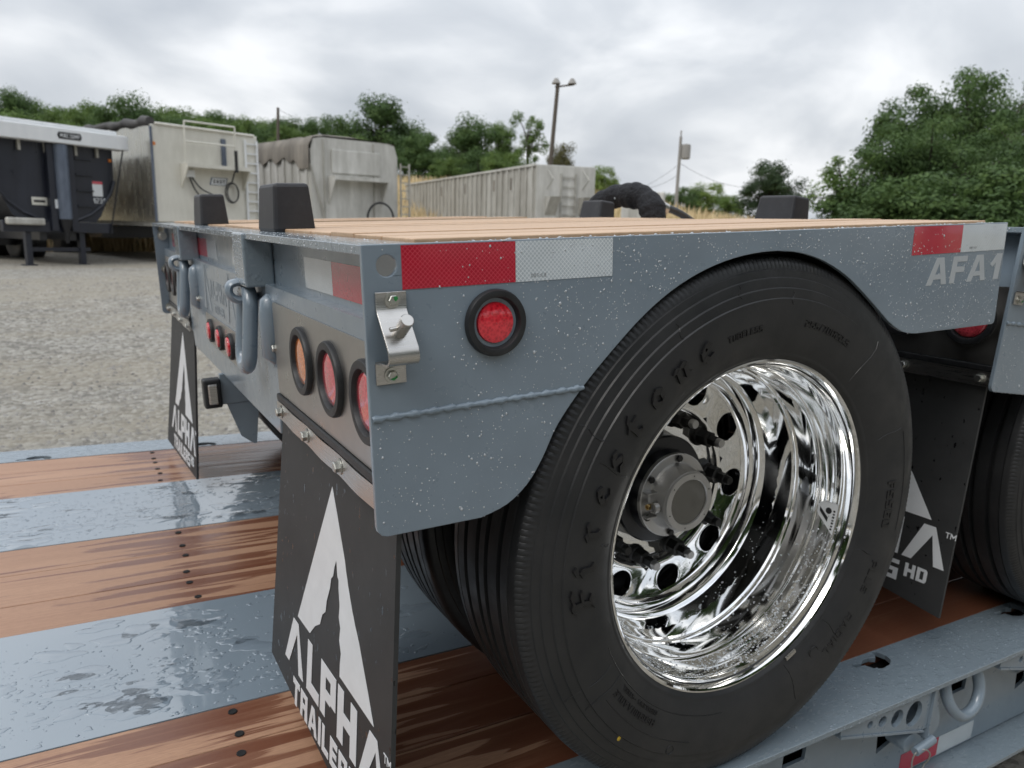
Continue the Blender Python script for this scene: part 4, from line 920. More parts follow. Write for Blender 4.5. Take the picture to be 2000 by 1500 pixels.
v = N(t, 'ShaderNodeTexVoronoi'); v.inputs['Scale'].default_value = 26; tcn = N(t, 'ShaderNodeTexCoord'); t.links.new(tcn.outputs['Object'], v.inputs['Vector'])
big = noise(t, .9, 6, 0.65, stretch=(.28, 1.0, 1)); mid = noise(t, 3.5, 5, 0.65, stretch=(1, 1, 1)); fine = noise(t, 55, 4, 0.7)
c1 = ramp(t, mid.outputs['Fac'], [(0.3, (0.21, 0.195, 0.165)), (0.5, (0.33, 0.31, 0.265)), (0.7, (0.44, 0.41, 0.355))])
vc = N(t, 'ShaderNodeSeparateXYZ'); t.links.new(v.outputs['Color'], vc.inputs[0])
c2 = mixc(t, 0.6, c1.outputs[0], ramp(t, vc.outputs[0], [(0.0, (0.12, 0.115, 0.105)), (0.5, (0.37, 0.35, 0.31)), (0.82, (0.48, 0.46, 0.42)), (1.0, (0.66, 0.64, 0.60))]).outputs[0])
c3 = mixc(t, ramp(t, big.outputs['Fac'], [(0.42, g3(0)), (0.6, g3(0.55))]).outputs[0], c2, (0.36, 0.315, 0.235))
geo = N(t, 'ShaderNodeNewGeometry'); sp_ = N(t, 'ShaderNodeSeparateXYZ'); t.links.new(geo.outputs['Position'], sp_.inputs[0])
hg = N(t, 'ShaderNodeMapRange'); hg.inputs['From Min'].default_value = .62; hg.inputs['From Max'].default_value = .85; t.links.new(sp_.outputs['Z'], hg.inputs['Value'])
dry = ramp(t, fine.outputs['Fac'], [(0.3, (0.16, 0.125, 0.06)), (0.7, (0.36, 0.29, 0.16))])
t.links.new(mixc(t, hg.outputs[0], c3, dry.outputs[0]), b.inputs['Base Color'])
ro = ramp(t, big.outputs['Fac'], [(0.35, g3(0.95)), (0.7, g3(0.6))]); t.links.new(ro.outputs[0], b.inputs['Roughness'])
hsum = math_(t, 'ADD', math_(t, 'MULTIPLY', v.outputs['Distance'], -0.6), fine.outputs['Fac']); bump(t, b, hsum, 0.9, 0.03)
gobj = mb.add(vs, fs).build('ground', m, None, smooth='all', fix=False); gobj['kind'] = 'structure'
M['gravel'] = m
# loose stones on the yard
m, t, b = mat('stone', (0.3, 0.285, 0.26), 0.85); oi = noise(t, 2.2, 3); c = ramp(t, oi.outputs['Fac'], [(0.3, (0.16, 0.15, 0.14)), (0.6, (0.36, 0.345, 0.32)), (0.75, (0.58, 0.56, 0.53))]); t.links.new(c.outputs[0], b.inputs['Base Color']); M['stone'] = m
rnd = random.Random(2); mb = MB()
for i in range(9000):
    a = R(rnd.uniform(62, 118)); r = 4.2 * (3.6 ** rnd.random()); x = CAM.x + r*math.cos(a); y = CAM.y + r*math.sin(a); s = rnd.uniform(.006, .022) * (1.6 if rnd.random() < .06 else 1); z = terrain(x, y)
    q = [Vector((rnd.uniform(.6, 1.2)*ux*s, rnd.uniform(.6, 1.2)*uy*s, rnd.uniform(.5, .9)*uz*s)) + Vector((x, y, z)) for ux, uy, uz in ((1, 0, 0), (-1, 0, 0), (0, 1, 0), (0, -1, 0), (0, 0, 1))]
    mb.add(q, [(0, 2, 4), (2, 1, 4), (1, 3, 4), (3, 0, 4)])
mb.build('loose_stones', M['stone'], None, fix=False, kind='stuff')
bpy.data.objects['loose_stones']['label'] = 'loose pale stones scattered over the gravel yard'; bpy.data.objects['loose_stones']['category'] = 'stones'
# dry grass behind the parked trailers and on the bank
m, t, b = mat('dry_grass', (0.42, 0.32, 0.16), 0.8); oi = noise(t, .8, 4); c = ramp(t, oi.outputs['Fac'], [(0.3, (0.52, 0.40, 0.21)), (0.55, (0.74, 0.59, 0.36)), (0.75, (0.48, 0.46, 0.22))]); t.links.new(c.outputs[0], b.inputs['Base Color']); M['dry_grass'] = m
mb = MB(); rnd = random.Random(8)
for i in range(42000):
    if i < 24000: az = rnd.uniform(74, 96); r = rnd.uniform(24.8, 31)
    elif i < 35000: az = rnd.uniform(52, 76); r = rnd.uniform(30, 60)
    else: az = rnd.uniform(36, 54); r = rnd.uniform(26, 46)
    x = CAM.x + r*math.cos(R(az)); y = CAM.y + r*math.sin(R(az)); z = terrain(x, y); h = rnd.uniform(.45, 1.0) * (1 if i < 24000 else .9); w = rnd.uniform(.008, .02) * r / 20; a = rnd.uniform(0, 6.3)
    dx, dy = math.cos(a)*w, math.sin(a)*w; lx, ly = rnd.uniform(-.22, .22), rnd.uniform(-.22, .22)
    mb.add([(x-dx, y-dy, z-.05), (x+dx, y+dy, z-.05), (x+lx*.4+dx*.7, y+ly*.4+dy*.7, z+h*.6), (x+lx*.4-dx*.7, y+ly*.4-dy*.7, z+h*.6), (x+lx, y+ly, z+h)], [(0, 1, 2, 3), (3, 2, 4)])
g_ = mb.build('dry_grass', M['dry_grass'], None, fix=False, kind='stuff'); g_['label'] = 'tall dry straw-coloured grass on the bank behind the parked trailers'; g_['category'] = 'grass'

# ================================================================== parked trailers
def alum(name, lo, hi, rough=0.42, metal=0.55, streak=(1.2, 1.2, .12)):
    m, t, b = mat(name, hi, rough, metal)
    n = noise(t, 2.2, 6, 0.65, stretch=streak); n2 = noise(t, 7, 5, 0.6, stretch=(1, 1, .35)); f = math_(t, 'ADD', math_(t, 'MULTIPLY', n.outputs['Fac'], .65), math_(t, 'MULTIPLY', n2.outputs['Fac'], .35))
    c = ramp(t, f, [(0.34, lo), (0.52, [(a+b_)/2 for a, b_ in zip(lo, hi)]), (0.66, hi)]); t.links.new(c.outputs[0], b.inputs['Base Color'])
    r = ramp(t, n2.outputs['Fac'], [(0.3, g3(rough-.1)), (0.7, g3(rough+.15))]); t.links.new(r.outputs[0], b.inputs['Roughness']); M[name] = m
alum('alu_clean', (0.62, 0.60, 0.53), (0.80, 0.78, 0.71), .38, .1, (.6, .6, .3)); alum('alu_side', (0.50, 0.485, 0.43), (0.68, 0.66, 0.59), .2, .85, (.5, .5, .3))
alum('alu_dull', (0.42, 0.41, 0.375), (0.70, 0.69, 0.655), .5, .1); alum('alu_dirty', (0.30, 0.285, 0.25), (0.58, 0.57, 0.53), .5, .15)
alum('black_paint', (0.012, 0.014, 0.022), (0.024, 0.028, 0.042), .35, 0); alum('white_paint', (0.76, 0.78, 0.80), (0.86, 0.87, 0.88), .35, 0)
alum('tarp', (0.03, 0.03, 0.033), (0.11, 0.105, 0.1), .7, 0); alum('tarp_dirty', (0.10, 0.09, 0.075), (0.28, 0.25, 0.21), .8, 0); alum('steel_blue', (0.09, 0.11, 0.15), (0.20, 0.235, 0.30), .35, .3)
M['orange_lens'] = mat('orange_lens', (0.7, 0.2, 0.02), .3)[0]
def tyre_pair(T, name, x0, y, n=1, r=.5):
    for k in range(n):
        for x in (x0[0], x0[1]):
            MB().lathe([(.27, -.28), (r-.08, -.30), (r-.02, -.285), (r, -.25), (r, -.03), (r-.02, -.02), (r-.02, .02), (r, .03), (r, .25), (r-.02, .285), (r-.08, .30), (.27, .28)], (x, y + k*1.25, r), (0, 1, 0), (0, 0, 1), (1, 0, 0), 32, cap0=True, cap1=True).build('tyre', M['rubber_black'], T, smooth=True, angle=40)
def ladder(T, x0, x1, y, z0, z1, n, m='alu_clean', w=.03):
    rails = MB(); rails.box(x0, x0+w, y-.05, y, z0, z1); rails.box(x1-w, x1, y-.05, y, z0, z1)
    o = rails.build('ladder', M[m], T)
    for k in range(n): z = z0 + (z1-z0)*(k+.6)/n; MB().box(x0+w, x1-w, y-.045, y-.01, z-.014, z+.014).build('rung', M[m], o)
    return o
def place(pl, pr, D_l, D_r):
    """front-left and front-right corners from photo columns and map distances"""
    a = at(pl, 430, D_l); b_ = at(pr, 430, D_r); d = Vector((b_.x-a.x, b_.y-a.y)); z = min(terrain(a.x, a.y), terrain(b_.x, b_.y))
    return Vector((a.x, a.y, z)), math.atan2(d.y, d.x), d.length

# --- black dump trailer
a, yaw, w = place(-18, 226, 18.4, 19.5); wB = w
T = root('dump_trailer', a, (0, R(1.2), yaw)); tag(T, 'black half-round dump trailer with white tarp housing and grey hoist cylinder on its front', 'trailer')
zt, zb = 2.90, .78
U_ = [(0, zt-.35)] + [(w/2 - w/2*math.cos(R(8+16.4*k)) * (1 if True else 0), zt-.9 - (zt-.9-zb-.15)*math.sin(R(8+16.4*k))**1.1) for k in range(11)] + [(w, zt-.35)]
bod = MB(); nU = len(U_)
vs = [(x, yy, z) for yy in (0, 5.6) for x, z in U_]; fs = [(i, i+1, nU+i+1, nU+i) for i in range(nU-1)] + [tuple(range(nU)), tuple(range(2*nU-1, nU-1, -1))]
bod = bod.add(vs, fs).build('tub', M['black_paint'], T, smooth=True, angle=40)
MB().tube([(x, -.03, z) for x, z in U_[1:-1]], .035, 6).build('front_rib', M['black_paint'], T)
MB().prism([[(.04, zt-.34), (w-.04, zt-.34), (w-.10, 1.9), (w-.19, 1.45), (w-.36, 1.08), (w-.50, .95), (.50, .95), (.36, 1.08), (.19, 1.45), (.10, 1.9)]], lambda u, v, h: (u, -.012 - .01*h, v), 0, 1).build('front_panel', M['black_paint'], T)
th_ = MB(); th_.box(-.08, w+.22, -.30, .12, zt-.36, zt-.05); th_.box(-.10, w+.02, -.22, .06, zt-.05, zt+.03); th_ = th_.build('tarp_housing', M['white_paint'], T, bevel=.02)
MB().prism([[(w*.50, zt-.27), (w*.50+.44, zt-.27), (w*.50+.47, zt-.20), (w*.50+.44, zt-.13), (w*.50, zt-.13), (w*.50-.03, zt-.20)]], lambda u, v, h: (u, -.301-.002*h, v), 0, 1).build('badge', M['decal_black'], th_)
lt = MB()
for p_ in text_polys('MAC', .075, .2, GN, fit=.17): lt.prism([[(w*.50+.03 + x, -.235 + zt + y) for x, y in p_]], lambda u, v, h: (u, -.304-.002*h, v), 0, 1)
for p_ in text_polys('DUMP', .075, .2, GN, fit=.19): lt.prism([[(w*.50+.23 + x, -.235 + zt + y) for x, y in p_]], lambda u, v, h: (u, -.304-.002*h, v), 0, 1)
lt.build('lettering', M['decal_white'], th_)
for fx in (.22, .42, .66, .84): MB().box(w*fx, w*fx+.05, -.10, -.03, zt-.56, zt-.36).build('clip', M['alu_dirty'], T)
for x in (w*.44, w*.60): MB().box(x-.05, x+.09, -.16, -.024, .75, zt-.36).build('hoist_post', M['black_paint'], T, bevel=.01)
cy = MB().tube([(w*.53, -.17, 1.0), (w*.53, -.15, zt-.38)], [.13, .145], 20).build('hoist_cylinder', M['steel_blue'], T, smooth=True, angle=40)
MB().lathe([(.135, 0), (.11, -.12), (.04, -.32), (.03, -.5)], (w*.53, -.17, 1.0), (1, 0, 0), (0, 1, 0), (0, 0, 1), 16).build('cylinder_foot', M['axle_black'], T, smooth=True)
for k in range(6): MB().box(w*.66, w*.66+.36, -.075, -.022, .95+.33*k, .98+.33*k).build('step', M['black_paint'], T)
o = MB().box(w*.80, w*.80+.22, -.030, -.024, 1.52, 1.84).build('warning_sign', M['decal_white'], T); MB().box(w*.80, w*.80+.22, -.034, -.0305, 1.84-.06, 1.84).build('sign_band', M['tape_red'], o)
lt = MB()
for p_ in text_polys('1231', .11, .22, GN, fit=.26): lt.prism([[(w*.80 + x, 1.37 + y) for x, y in p_]], lambda u, v, h: (u, -.026-.002*h, v), 0, 1)
lt.build('lettering', M['decal_white'], T)
o = MB().box(w*.30, w*.30+.30, -.030, -.024, 1.27, 1.43).build('maker_plate', M['alu_clean'], T); MB().box(w*.30+.04, w*.30+.26, -.034, -.031, 1.325, 1.375).build('lettering', M['decal_black'], o)
MB().box(w*.455, w*.455+.12, -.165, -.1605, 1.22, 1.40).build('label_plate', M['decal_white'], T)
MB().box(w-.12, w-.06, -.06, -.024, zt-.62, zt-.56).build('marker_lamp', M['orange_lens'], T)
MB().box(.15, w-.15, -.10, .05, .72, .94).build('cross_beam', M['black_paint'], T, bevel=.01)
MB().box(.18, .9, -.24, -.11, .86, 1.0).build('hose_tray', M['alu_dirty'], T, bevel=.03)
for x in (w*.38, w*.62): MB().box(x-.07, x+.07, .05, 5.4, .55, .74).build('chassis_rail', M['axle_black'], T)
MB().tube([(w+.10, -.28, zt-.3), (w-.22, -.12, .72)], .018, 6).build('crank_rod', M['axle_black'], T)
for x in (.64, w-.80):
    lg = MB(); lg.box(x-.055, x+.055, -.02, .10, .05, .85); lg.box(x-.12, x+.12, -.06, .16, 0, .05); lg.build('landing_leg', M['black_paint'], T)
MB().box(.62, w-.62, .02, .08, .32, .40).build('leg_brace', M['black_paint'], T)
tyre_pair(T, 'tyre', (.42, w-.42), 3.4, 2, .46)
MB().box(.5, w-.5, 3.3, 3.5, .35, .55).build('axle', M['axle_black'], T)

def hopper(name, label, corner, dl, ztop, zbot, length, ribs, mats, roll=0):
    a, yaw, w = place(*corner)
    T = root(name, a, (0, R(roll), yaw)); tag(T, label, 'trailer', 'aluminium trailers parked in the yard')
    return T, w
# --- smooth-sided aluminium trailer
T, w = hopper('bulk_trailer', 'pale aluminium trailer with smooth sides, front ladder, guard rail and coiled hose', (305, 508, 19.1, 20.4), 0, 2.87, .85, 12, 0, None, .4)
zt, zb, LN = 3.08, .95, 11.5
MB().box(0, w, 0, .05, zb, zt).build('front_wall', M['alu_clean'], T, bevel=.02); MB().box(0, .04, .0505, LN, zb, zt-.02).build('side_wall', M['alu_side'], T); MB().box(w-.04, w, .0505, LN, zb, zt-.02).build('side_wall', M['alu_side'], T)
MB().box(.041, w-.041, LN-.05, LN, zb, zt-.05).build('rear_wall', M['alu_side'], T); MB().box(.02, w-.02, .06, LN-.06, zb-.1, zb-.001).build('floor', M['alu_dirty'], T)
MB().box(-.03, .03, -.03, -.001, zb, zt-.05).build('corner_post', M['steel_blue'], T, bevel=.01)
MB().tube([(.02, .02 + LN*k/40, zt+.05 + .03*math.sin(k*1.9)) for k in range(41)], [.10 + .02*math.sin(k*2.3) for k in range(41)], 12).build('rolled_tarp', M['tarp'], T, smooth=True)
MB().tube([(.1, -.02, zt+.02), (w-.1, -.02, zt+.0)], .03, 8).build('top_tube', M['alu_clean'], T)
gr = MB()
for x in (w*.25, w*.72): gr.tube([(x, -.22, zt-.85), (x, -.24, zt+.12)], .02, 8)
for z in (zt+.12, zt-.32): gr.tube([(w*.25, -.24, z), (w*.72, -.24, z)], .02, 8)
gr.build('guard_rail', M['alu_clean'], T, smooth=True, angle=40)
sh = MB(); sh.box(w*.24, w*.86, -.34, -.001, 2.20, 2.28); sh.prism([[(-.34, 2.20), (-.001, 2.20), (-.001, 1.72)]], lambda u, v, h: (w*.24 + .03*h, u, v), 0, 1); sh.prism([[(-.34, 2.20), (-.001, 2.20), (-.001, 1.72)]], lambda u, v, h: (w*.83 + .03*h, u, v), 0, 1)
sh.build('front_shelf', M['alu_clean'], T)
MB().box(w*.26, w*.36, -.06, -.001, 1.98, 2.15).build('junction_box', M['white_paint'], T, bevel=.01)
hs = MB()
hs.tube(smoothpts([(w*.31, -.05, 1.99), (w*.34, -.10, 1.72), (w*.42, -.12, 1.45), (w*.50, -.10, 1.25)], 5), .018, 6); hs.tube(smoothpts([(w*.33, -.05, 1.99), (w*.40, -.10, 1.74), (w*.52, -.12, 1.60)], 5), .018, 6)
for k in range(2): hs.tube([(w*.70 + (.17-.02*k)*math.cos(a_*.314), -.08-.05*k, 1.68 + (.24-.02*k)*math.sin(a_*.314)) for a_ in range(20)], .016, 6, closed=True)
hs.tube([(w*.70, -.10, 1.92), (w*.695, -.36, 2.3), (w*.69, -.36, 2.6)], .02, 6); hs.build('air_hoses', M['rubber_black'], T, smooth=True)
MB().box(w*.685, w*.71, -.37, -.33, 2.15, 2.65).build('handle', M['rubber_black'], T); MB().box(w*.63, w*.67, -.05, -.001, 2.30, 2.92).build('wear_strip', M['steel_blue'], T)
bd = MB().prism([[(w*.50, 1.84), (w*.66, 1.84), (w*.68, 2.02), (w*.52, 2.02)]], lambda u, v, h: (u, -.006-.004*h, v), 0, 1).build('badge', M['steel_blue'], T)
bd2 = MB().prism([[(w*.515, 1.856), (w*.655, 1.856), (w*.668, 2.004), (w*.53, 2.004)]], lambda u, v, h: (u, -.0105-.002*h, v), 0, 1).build('badge_face', M['decal_white'], bd)
lt = MB()
for p_ in text_polys('EAST', .085, .14, glyphs(.24), fit=w*.115): lt.prism([[(w*.535 + x + y*.15, 1.885 + y) for x, y in p_]], lambda u, v, h: (u, -.013-.002*h, v), 0, 1)
lt.build('lettering', M['decal_black'], bd)
ladder(T, w*.855, w*.99, -.02, .9, zt-.12, 9, 'white_paint', .04); MB().box(.02, .09, -.012, -.001, zt-.45, zt-.38).build('marker_lamp', M['orange_lens'], T)
tyre_pair(T, 'tyre', (.30, w-.30), 6.0, 2, .5)
for x in (.45, w-.45): MB().box(x-.08, x+.08, .55, .70, 0, zb-.1).build('landing_leg', M['alu_dirty'], T)
MB().box(.3, w-.3, 3.6, 4.4, .5, .8).build('underframe', M['axle_black'], T)

# --- ribbed trailer with a dirty tarp
T, w = hopper('ribbed_trailer', 'weathered aluminium trailer with ribbed side, stained tarp over its corner and a front hatch', (611, 777, 20.6, 22.0), 0, 2.8, .9, 12, 0, None, 0)
zt, zb, LN = 3.14, .75, 9
MB().prism([[(.0, zb), (w, zb), (w, zt-.35), (w-.10, zt-.05), (w-.3, zt), (.3, zt), (.08, zt-.05), (0, zt-.35)]], lambda u, v, h: (u, .05*h, v), 0, 1).build('front_wall', M['alu_dull'], T)
MB().box(0, .03, .0505, LN, zb, zt-.3).build('side_wall', M['alu_dull'], T); MB().box(w-.03, w, .0505, LN, zb, zt-.3).build('side_wall', M['alu_dull'], T)
for k in range(26): MB().box(-.05, -.0005, .15+.42*k, .24+.42*k, zb, zt-.35).build('side_rib', M['alu_dull'], T)
vs = []; fs = []; ng = 34
for k in range(ng+1):
    yy = -.01 + LN*k/ng; dz = .05*math.sin(k*1.7) + .03*math.sin(k*3.1); dr_ = .55 if k < 3 else .30 + .10*math.sin(k*2.1)
    for j, (x, z) in enumerate(((-.075, zt-.25-dr_), (-.06, zt-.22), (.07, zt-.01+dz*.4), (.4, zt+.04+dz), (w*.5, zt+.05+dz), (w-.05, zt-.02))): vs.append((x, yy, z))
for k in range(ng):
    for j in range(5): a_ = k*6+j; fs.append((a_, a_+1, a_+7, a_+6))
MB().add(vs, fs).build('tarp_cover', M['tarp_dirty'], T, smooth='all')
MB().box(w*.22, w*.78, -.05, -.001, 2.26, zt-.28).build('front_hatch', M['alu_dull'], T, bevel=.015)
sh = MB(); sh.box(w*.18, w*.82, -.36, -.001, 2.08, 2.18)
for fx in (.18, .79): sh.prism([[(-.36, 2.08), (-.001, 2.08), (-.001, 1.45)]], lambda u, v, h, fx=fx: (w*fx + .03*h, u, v), 0, 1)
sh.build('front_shelf', M['alu_dull'], T)
for x in (w*.13, w*.70): MB().box(x, x+.03, -.04, -.001, .8, zt-.05).build('seam_strip', M['alu_dirty'], T)
MB().tube([(-.04, -.05, 2.45), (w*.16, -.05, .8)], .022, 6).build('tie_rod', M['alu_dirty'], T)
ladder(T, w*1.02, w*1.14, -.04, .9, zt-.5, 8, 'alu_dirty')
MB().tube([(w*.74 + .42*math.cos(R(a_)), -.18, 1.12 + .42*math.sin(R(a_))) for a_ in range(0, 181, 12)], .03, 8).build('air_hose', M['rubber_black'], T, smooth=True)
tyre_pair(T, 'tyre', (.30, w-.30), 7.0, 2, .5)
for x in (.45, w-.45): MB().box(x-.08, x+.08, .9, 1.05, 0, zb).build('landing_leg', M['alu_dirty'], T)
MB().box(.05, w-.05, .1, LN, zb-.12, zb-.001).build('floor', M['alu_dirty'], T)

# --- long ribbed trailer seen along its side
Fq = at(1046, 430, 25.0); Rq = at(793, 430, 41.0); d2 = Vector((Fq.x-Rq.x, Fq.y-Rq.y)); LN = d2.length; yaw = math.atan2(d2.y, d2.x) - math.pi/2 + math.pi
yb = Vector((Rq.x-Fq.x, Rq.y-Fq.y)).normalized(); yaw = math.atan2(-yb.x, yb.y)
T = root('ribbed_trailer', (Fq.x, Fq.y, terrain(Fq.x, Fq.y)), (0, 0, yaw)); tag(T, 'long grey aluminium trailer seen along its ribbed side, rust-spotted, below the light pole', 'trailer', 'aluminium trailers parked in the yard')
zt, zb, w = 2.95, .9, 2.15
MB().box(0, w, 0, .05, zb, zt).build('front_wall', M['alu_dull'], T, bevel=.02); MB().box(0, .03, .0505, LN, zb, zt-.02).build('side_wall', M['alu_dirty'], T); MB().box(w-.03, w, .0505, LN, zb, zt-.02).build('side_wall', M['alu_dirty'], T)
nr = 30
for k in range(nr): MB().box(-.055, -.0005, .2+(LN-.4)*k/nr, .32+(LN-.4)*k/nr, zb, zt-.06).build('side_rib', M['alu_dirty'], T)
MB().box(-.07, .0, .05, LN, zt-.05, zt+.02).build('top_rail', M['alu_dull'], T)
for k in (3, 6, 12, 18): MB().box(-.06, -.004, .34+(LN-.4)*k/nr, .5+(LN-.4)*k/nr, zt-.75, zt-.35).build('sight_window', M['tarp_dirty'], T)
ladder(T, w*.40, w*.66, -.02, .9, zt-.25, 6, 'alu_dirty')
for x in (w*.18, w*.78): MB().tube([(x, -.02, zt-.15), (x+.05, -.35, zt-.45), (x, -.02, zt-.75)], .018, 6).build('tarp_bow', M['alu_dirty'], T)
for fx in (.15, .72):
    MB().prism([[(-.40, 1.95), (-.001, 1.95), (-.001, 1.35)]], lambda u, v, h, fx=fx: (w*fx + .38*h, u, v), 0, 1).build('front_shelf', M['alu_dirty'], T)
tyre_pair(T, 'tyre', (.30, w-.30), 9.0, 2, .5)
for x in (.45, w-.45): MB().box(x-.08, x+.08, .9, 1.05, 0, zb).build('landing_leg', M['alu_dirty'], T)
MB().box(.05, w-.05, .1, LN, zb-.12, zb-.001).build('floor', M['alu_dirty'], T)

# --- low pale trailer nose seen under the hose
c_ = at(1212, 425, 24); T = root('gooseneck_trailer', (c_.x, c_.y, terrain(c_.x, c_.y)), (0, 0, R(-42))); tag(T, 'low beige trailer neck parked beyond the deck, glimpsed below the arched black hose', 'trailer')
MB().prism([[(0, .9), (1.3, .9), (1.3, 2.05), (.25, 2.05), (0, 1.75)]], lambda u, v, h: (u, 2.4*h, v), 0, 1).build('neck', M['alu_dull'], T, bevel=.03)
MB().box(.25, .8, -.02, -.001, 1.25, 1.85).build('recess_panel', M['alu_dirty'], T)
MB().box(.1, 1.2, .2, 2.2, .5, .899).build('underframe', M['axle_black'], T)
for x in (.2, 1.0): MB().box(x, x+.14, .3, .44, 0, .5).build('landing_leg', M['alu_dirty'], T)
tyre_pair(T, 'tyre', (.2, 1.1), 1.6, 1, .45)

# ================================================================== poles and wires
M['pole_wood'] = mat('pole_wood', (0.10, 0.085, 0.07), .85)[0]; M['pole_grey'] = mat('pole_grey', (0.30, 0.29, 0.275), .8)[0]; M['wire'] = mat('wire', (0.05, 0.05, 0.055), .6)[0]
def pole(px, pt, D, lean_px, r0, r1, m, label):
    top = at(px, pt, D); base = at(px - lean_px, 430, D); z = terrain(base.x, base.y)
    k = (z - top.z) / (base.z - top.z) if abs(base.z - top.z) > .1 else 1
    bs = top + (base - top) * k; P = root('utility_pole', (bs.x, bs.y, z)); tag(P, label, 'pole', 'poles round the yard')
    MB().tube([Vector((0, 0, -.3)), top - Vector((bs.x, bs.y, z))], [r0, r1], 12).build('shaft', M[m], P, smooth=True)
    return P, top - Vector((bs.x, bs.y, z)), top
P, tp, tw = pole(1090, 160, 42, 26, .13, .10, 'pole_wood', 'leaning wooden light pole with two floodlights on a short crossarm')
rt = Vector((_r.x, _r.y, 0)).normalized()
MB().tube([tp + rt*-.15 + Vector((0, 0, -.25)), tp + rt*.85 + Vector((0, 0, -.12))], .05, 6).build('crossarm', M['pole_wood'], P)
for q in (-.1, .75):
    c_ = tp + rt*q + Vector((0, 0, .02)); MB().lathe([(.09, .16), (.16, .05), (.24, -.10), (.22, -.12), (.04, -.10)], c_, (1, 0, 0), (0, 1, 0), (0, 0, 1), 16).build('floodlight', M['pole_grey'], P, smooth=True)
P, tp, tw = pole(1330, 267, 48, 12, .115, .085, 'pole_grey', 'grey power pole carrying a transformer can near its top')
MB().lathe([(.03, .5), (.26, .45), (.28, .3), (.28, -.35), (.2, -.4)], tp + rt*.35 + Vector((0, 0, -.9)), (1, 0, 0), (0, 1, 0), (0, 0, 1), 16, cap1=True).build('transformer', M['pole_grey'], P, smooth=True, angle=40)
MB().box(-.03, .03, -.03, .03, -.0, .35, Matrix.Translation(tp)).build('insulator', M['pole_grey'], P)
P3, tp3, tw3 = pole(543, 210, 55, 1, .12, .09, 'pole_wood', 'thin dark wooden pole rising from the trees behind the smooth-sided trailer')
def wire(a, b_, sag, label):
    pts = [a.lerp(b_, k/20) - Vector((0, 0, sag*4*(k/20)*(1-k/20))) for k in range(21)]
    o = MB().tube(pts, .010, 5).build('power_line', M['wire'], None, smooth=True); tag(o, label, 'wire', 'overhead wires')
wire(tw - Vector((0, 0, 1.6)), at(1190, 378, 75), .6, 'overhead wire running from the transformer pole down towards the far bushes')
wire(tw - Vector((0, 0, 2.2)), at(1230, 365, 60), .4, 'short lower overhead wire leaving the transformer pole below the first')
wire(tw - Vector((0, 0, 1.5)), at(1500, 366, 50), .5, 'overhead wire running from the transformer pole to the round dark tree')
wire(tw3 - Vector((0, 0, .1)), at(600, 236, 60), .1, 'faint wire from the thin dark pole into the tall oak-like tree')

# ================================================================== trees
def leafmat(name, lo, mid, hi):
    m, t, b = mat(name, mid, .6, **{'Specular IOR Level': 0.25})
    n = noise(t, 1.1, 4, 0.6); n2 = noise(t, 9, 2); f = math_(t, 'ADD', math_(t, 'MULTIPLY', n.outputs['Fac'], .6), math_(t, 'MULTIPLY', n2.outputs['Fac'], .4))
    c = ramp(t, f, [(0.36, lo), (0.5, mid), (0.64, hi)]); oi = N(t, 'ShaderNodeObjectInfo')
    cc = mixc(t, math_(t, 'MULTIPLY', oi.outputs['Random'], .35), c.outputs[0], [x*.62 for x in mid]); t.links.new(cc, b.inputs['Base Color'])
    tr = N(t, 'ShaderNodeBsdfTranslucent'); t.links.new(cc, tr.inputs[0]); mx_ = N(t, 'ShaderNodeMixShader'); mx_.inputs[0].default_value = .28
    out = t.nodes['Material Output']; t.links.new(b.outputs[0], mx_.inputs[1]); t.links.new(tr.outputs[0], mx_.inputs[2]); t.links.new(mx_.outputs[0], out.inputs[0]); M[name] = m
leafmat('leaf_deep', (0.048, 0.088, 0.031), (0.088, 0.152, 0.048), (0.151, 0.228, 0.066)); leafmat('leaf_mid', (0.068, 0.122, 0.034), (0.130, 0.206, 0.053), (0.214, 0.304, 0.077)); leafmat('leaf_light', (0.120, 0.183, 0.042), (0.197, 0.281, 0.066), (0.290, 0.380, 0.101))
leafmat('leaf_dark', (0.031, 0.055, 0.026), (0.054, 0.091, 0.040), (0.094, 0.138, 0.053)); leafmat('leaf_olive', (0.077, 0.079, 0.035), (0.129, 0.125, 0.053), (0.189, 0.175, 0.071))
M['bark'] = mat('bark', (0.06, 0.05, 0.04), .9)[0]
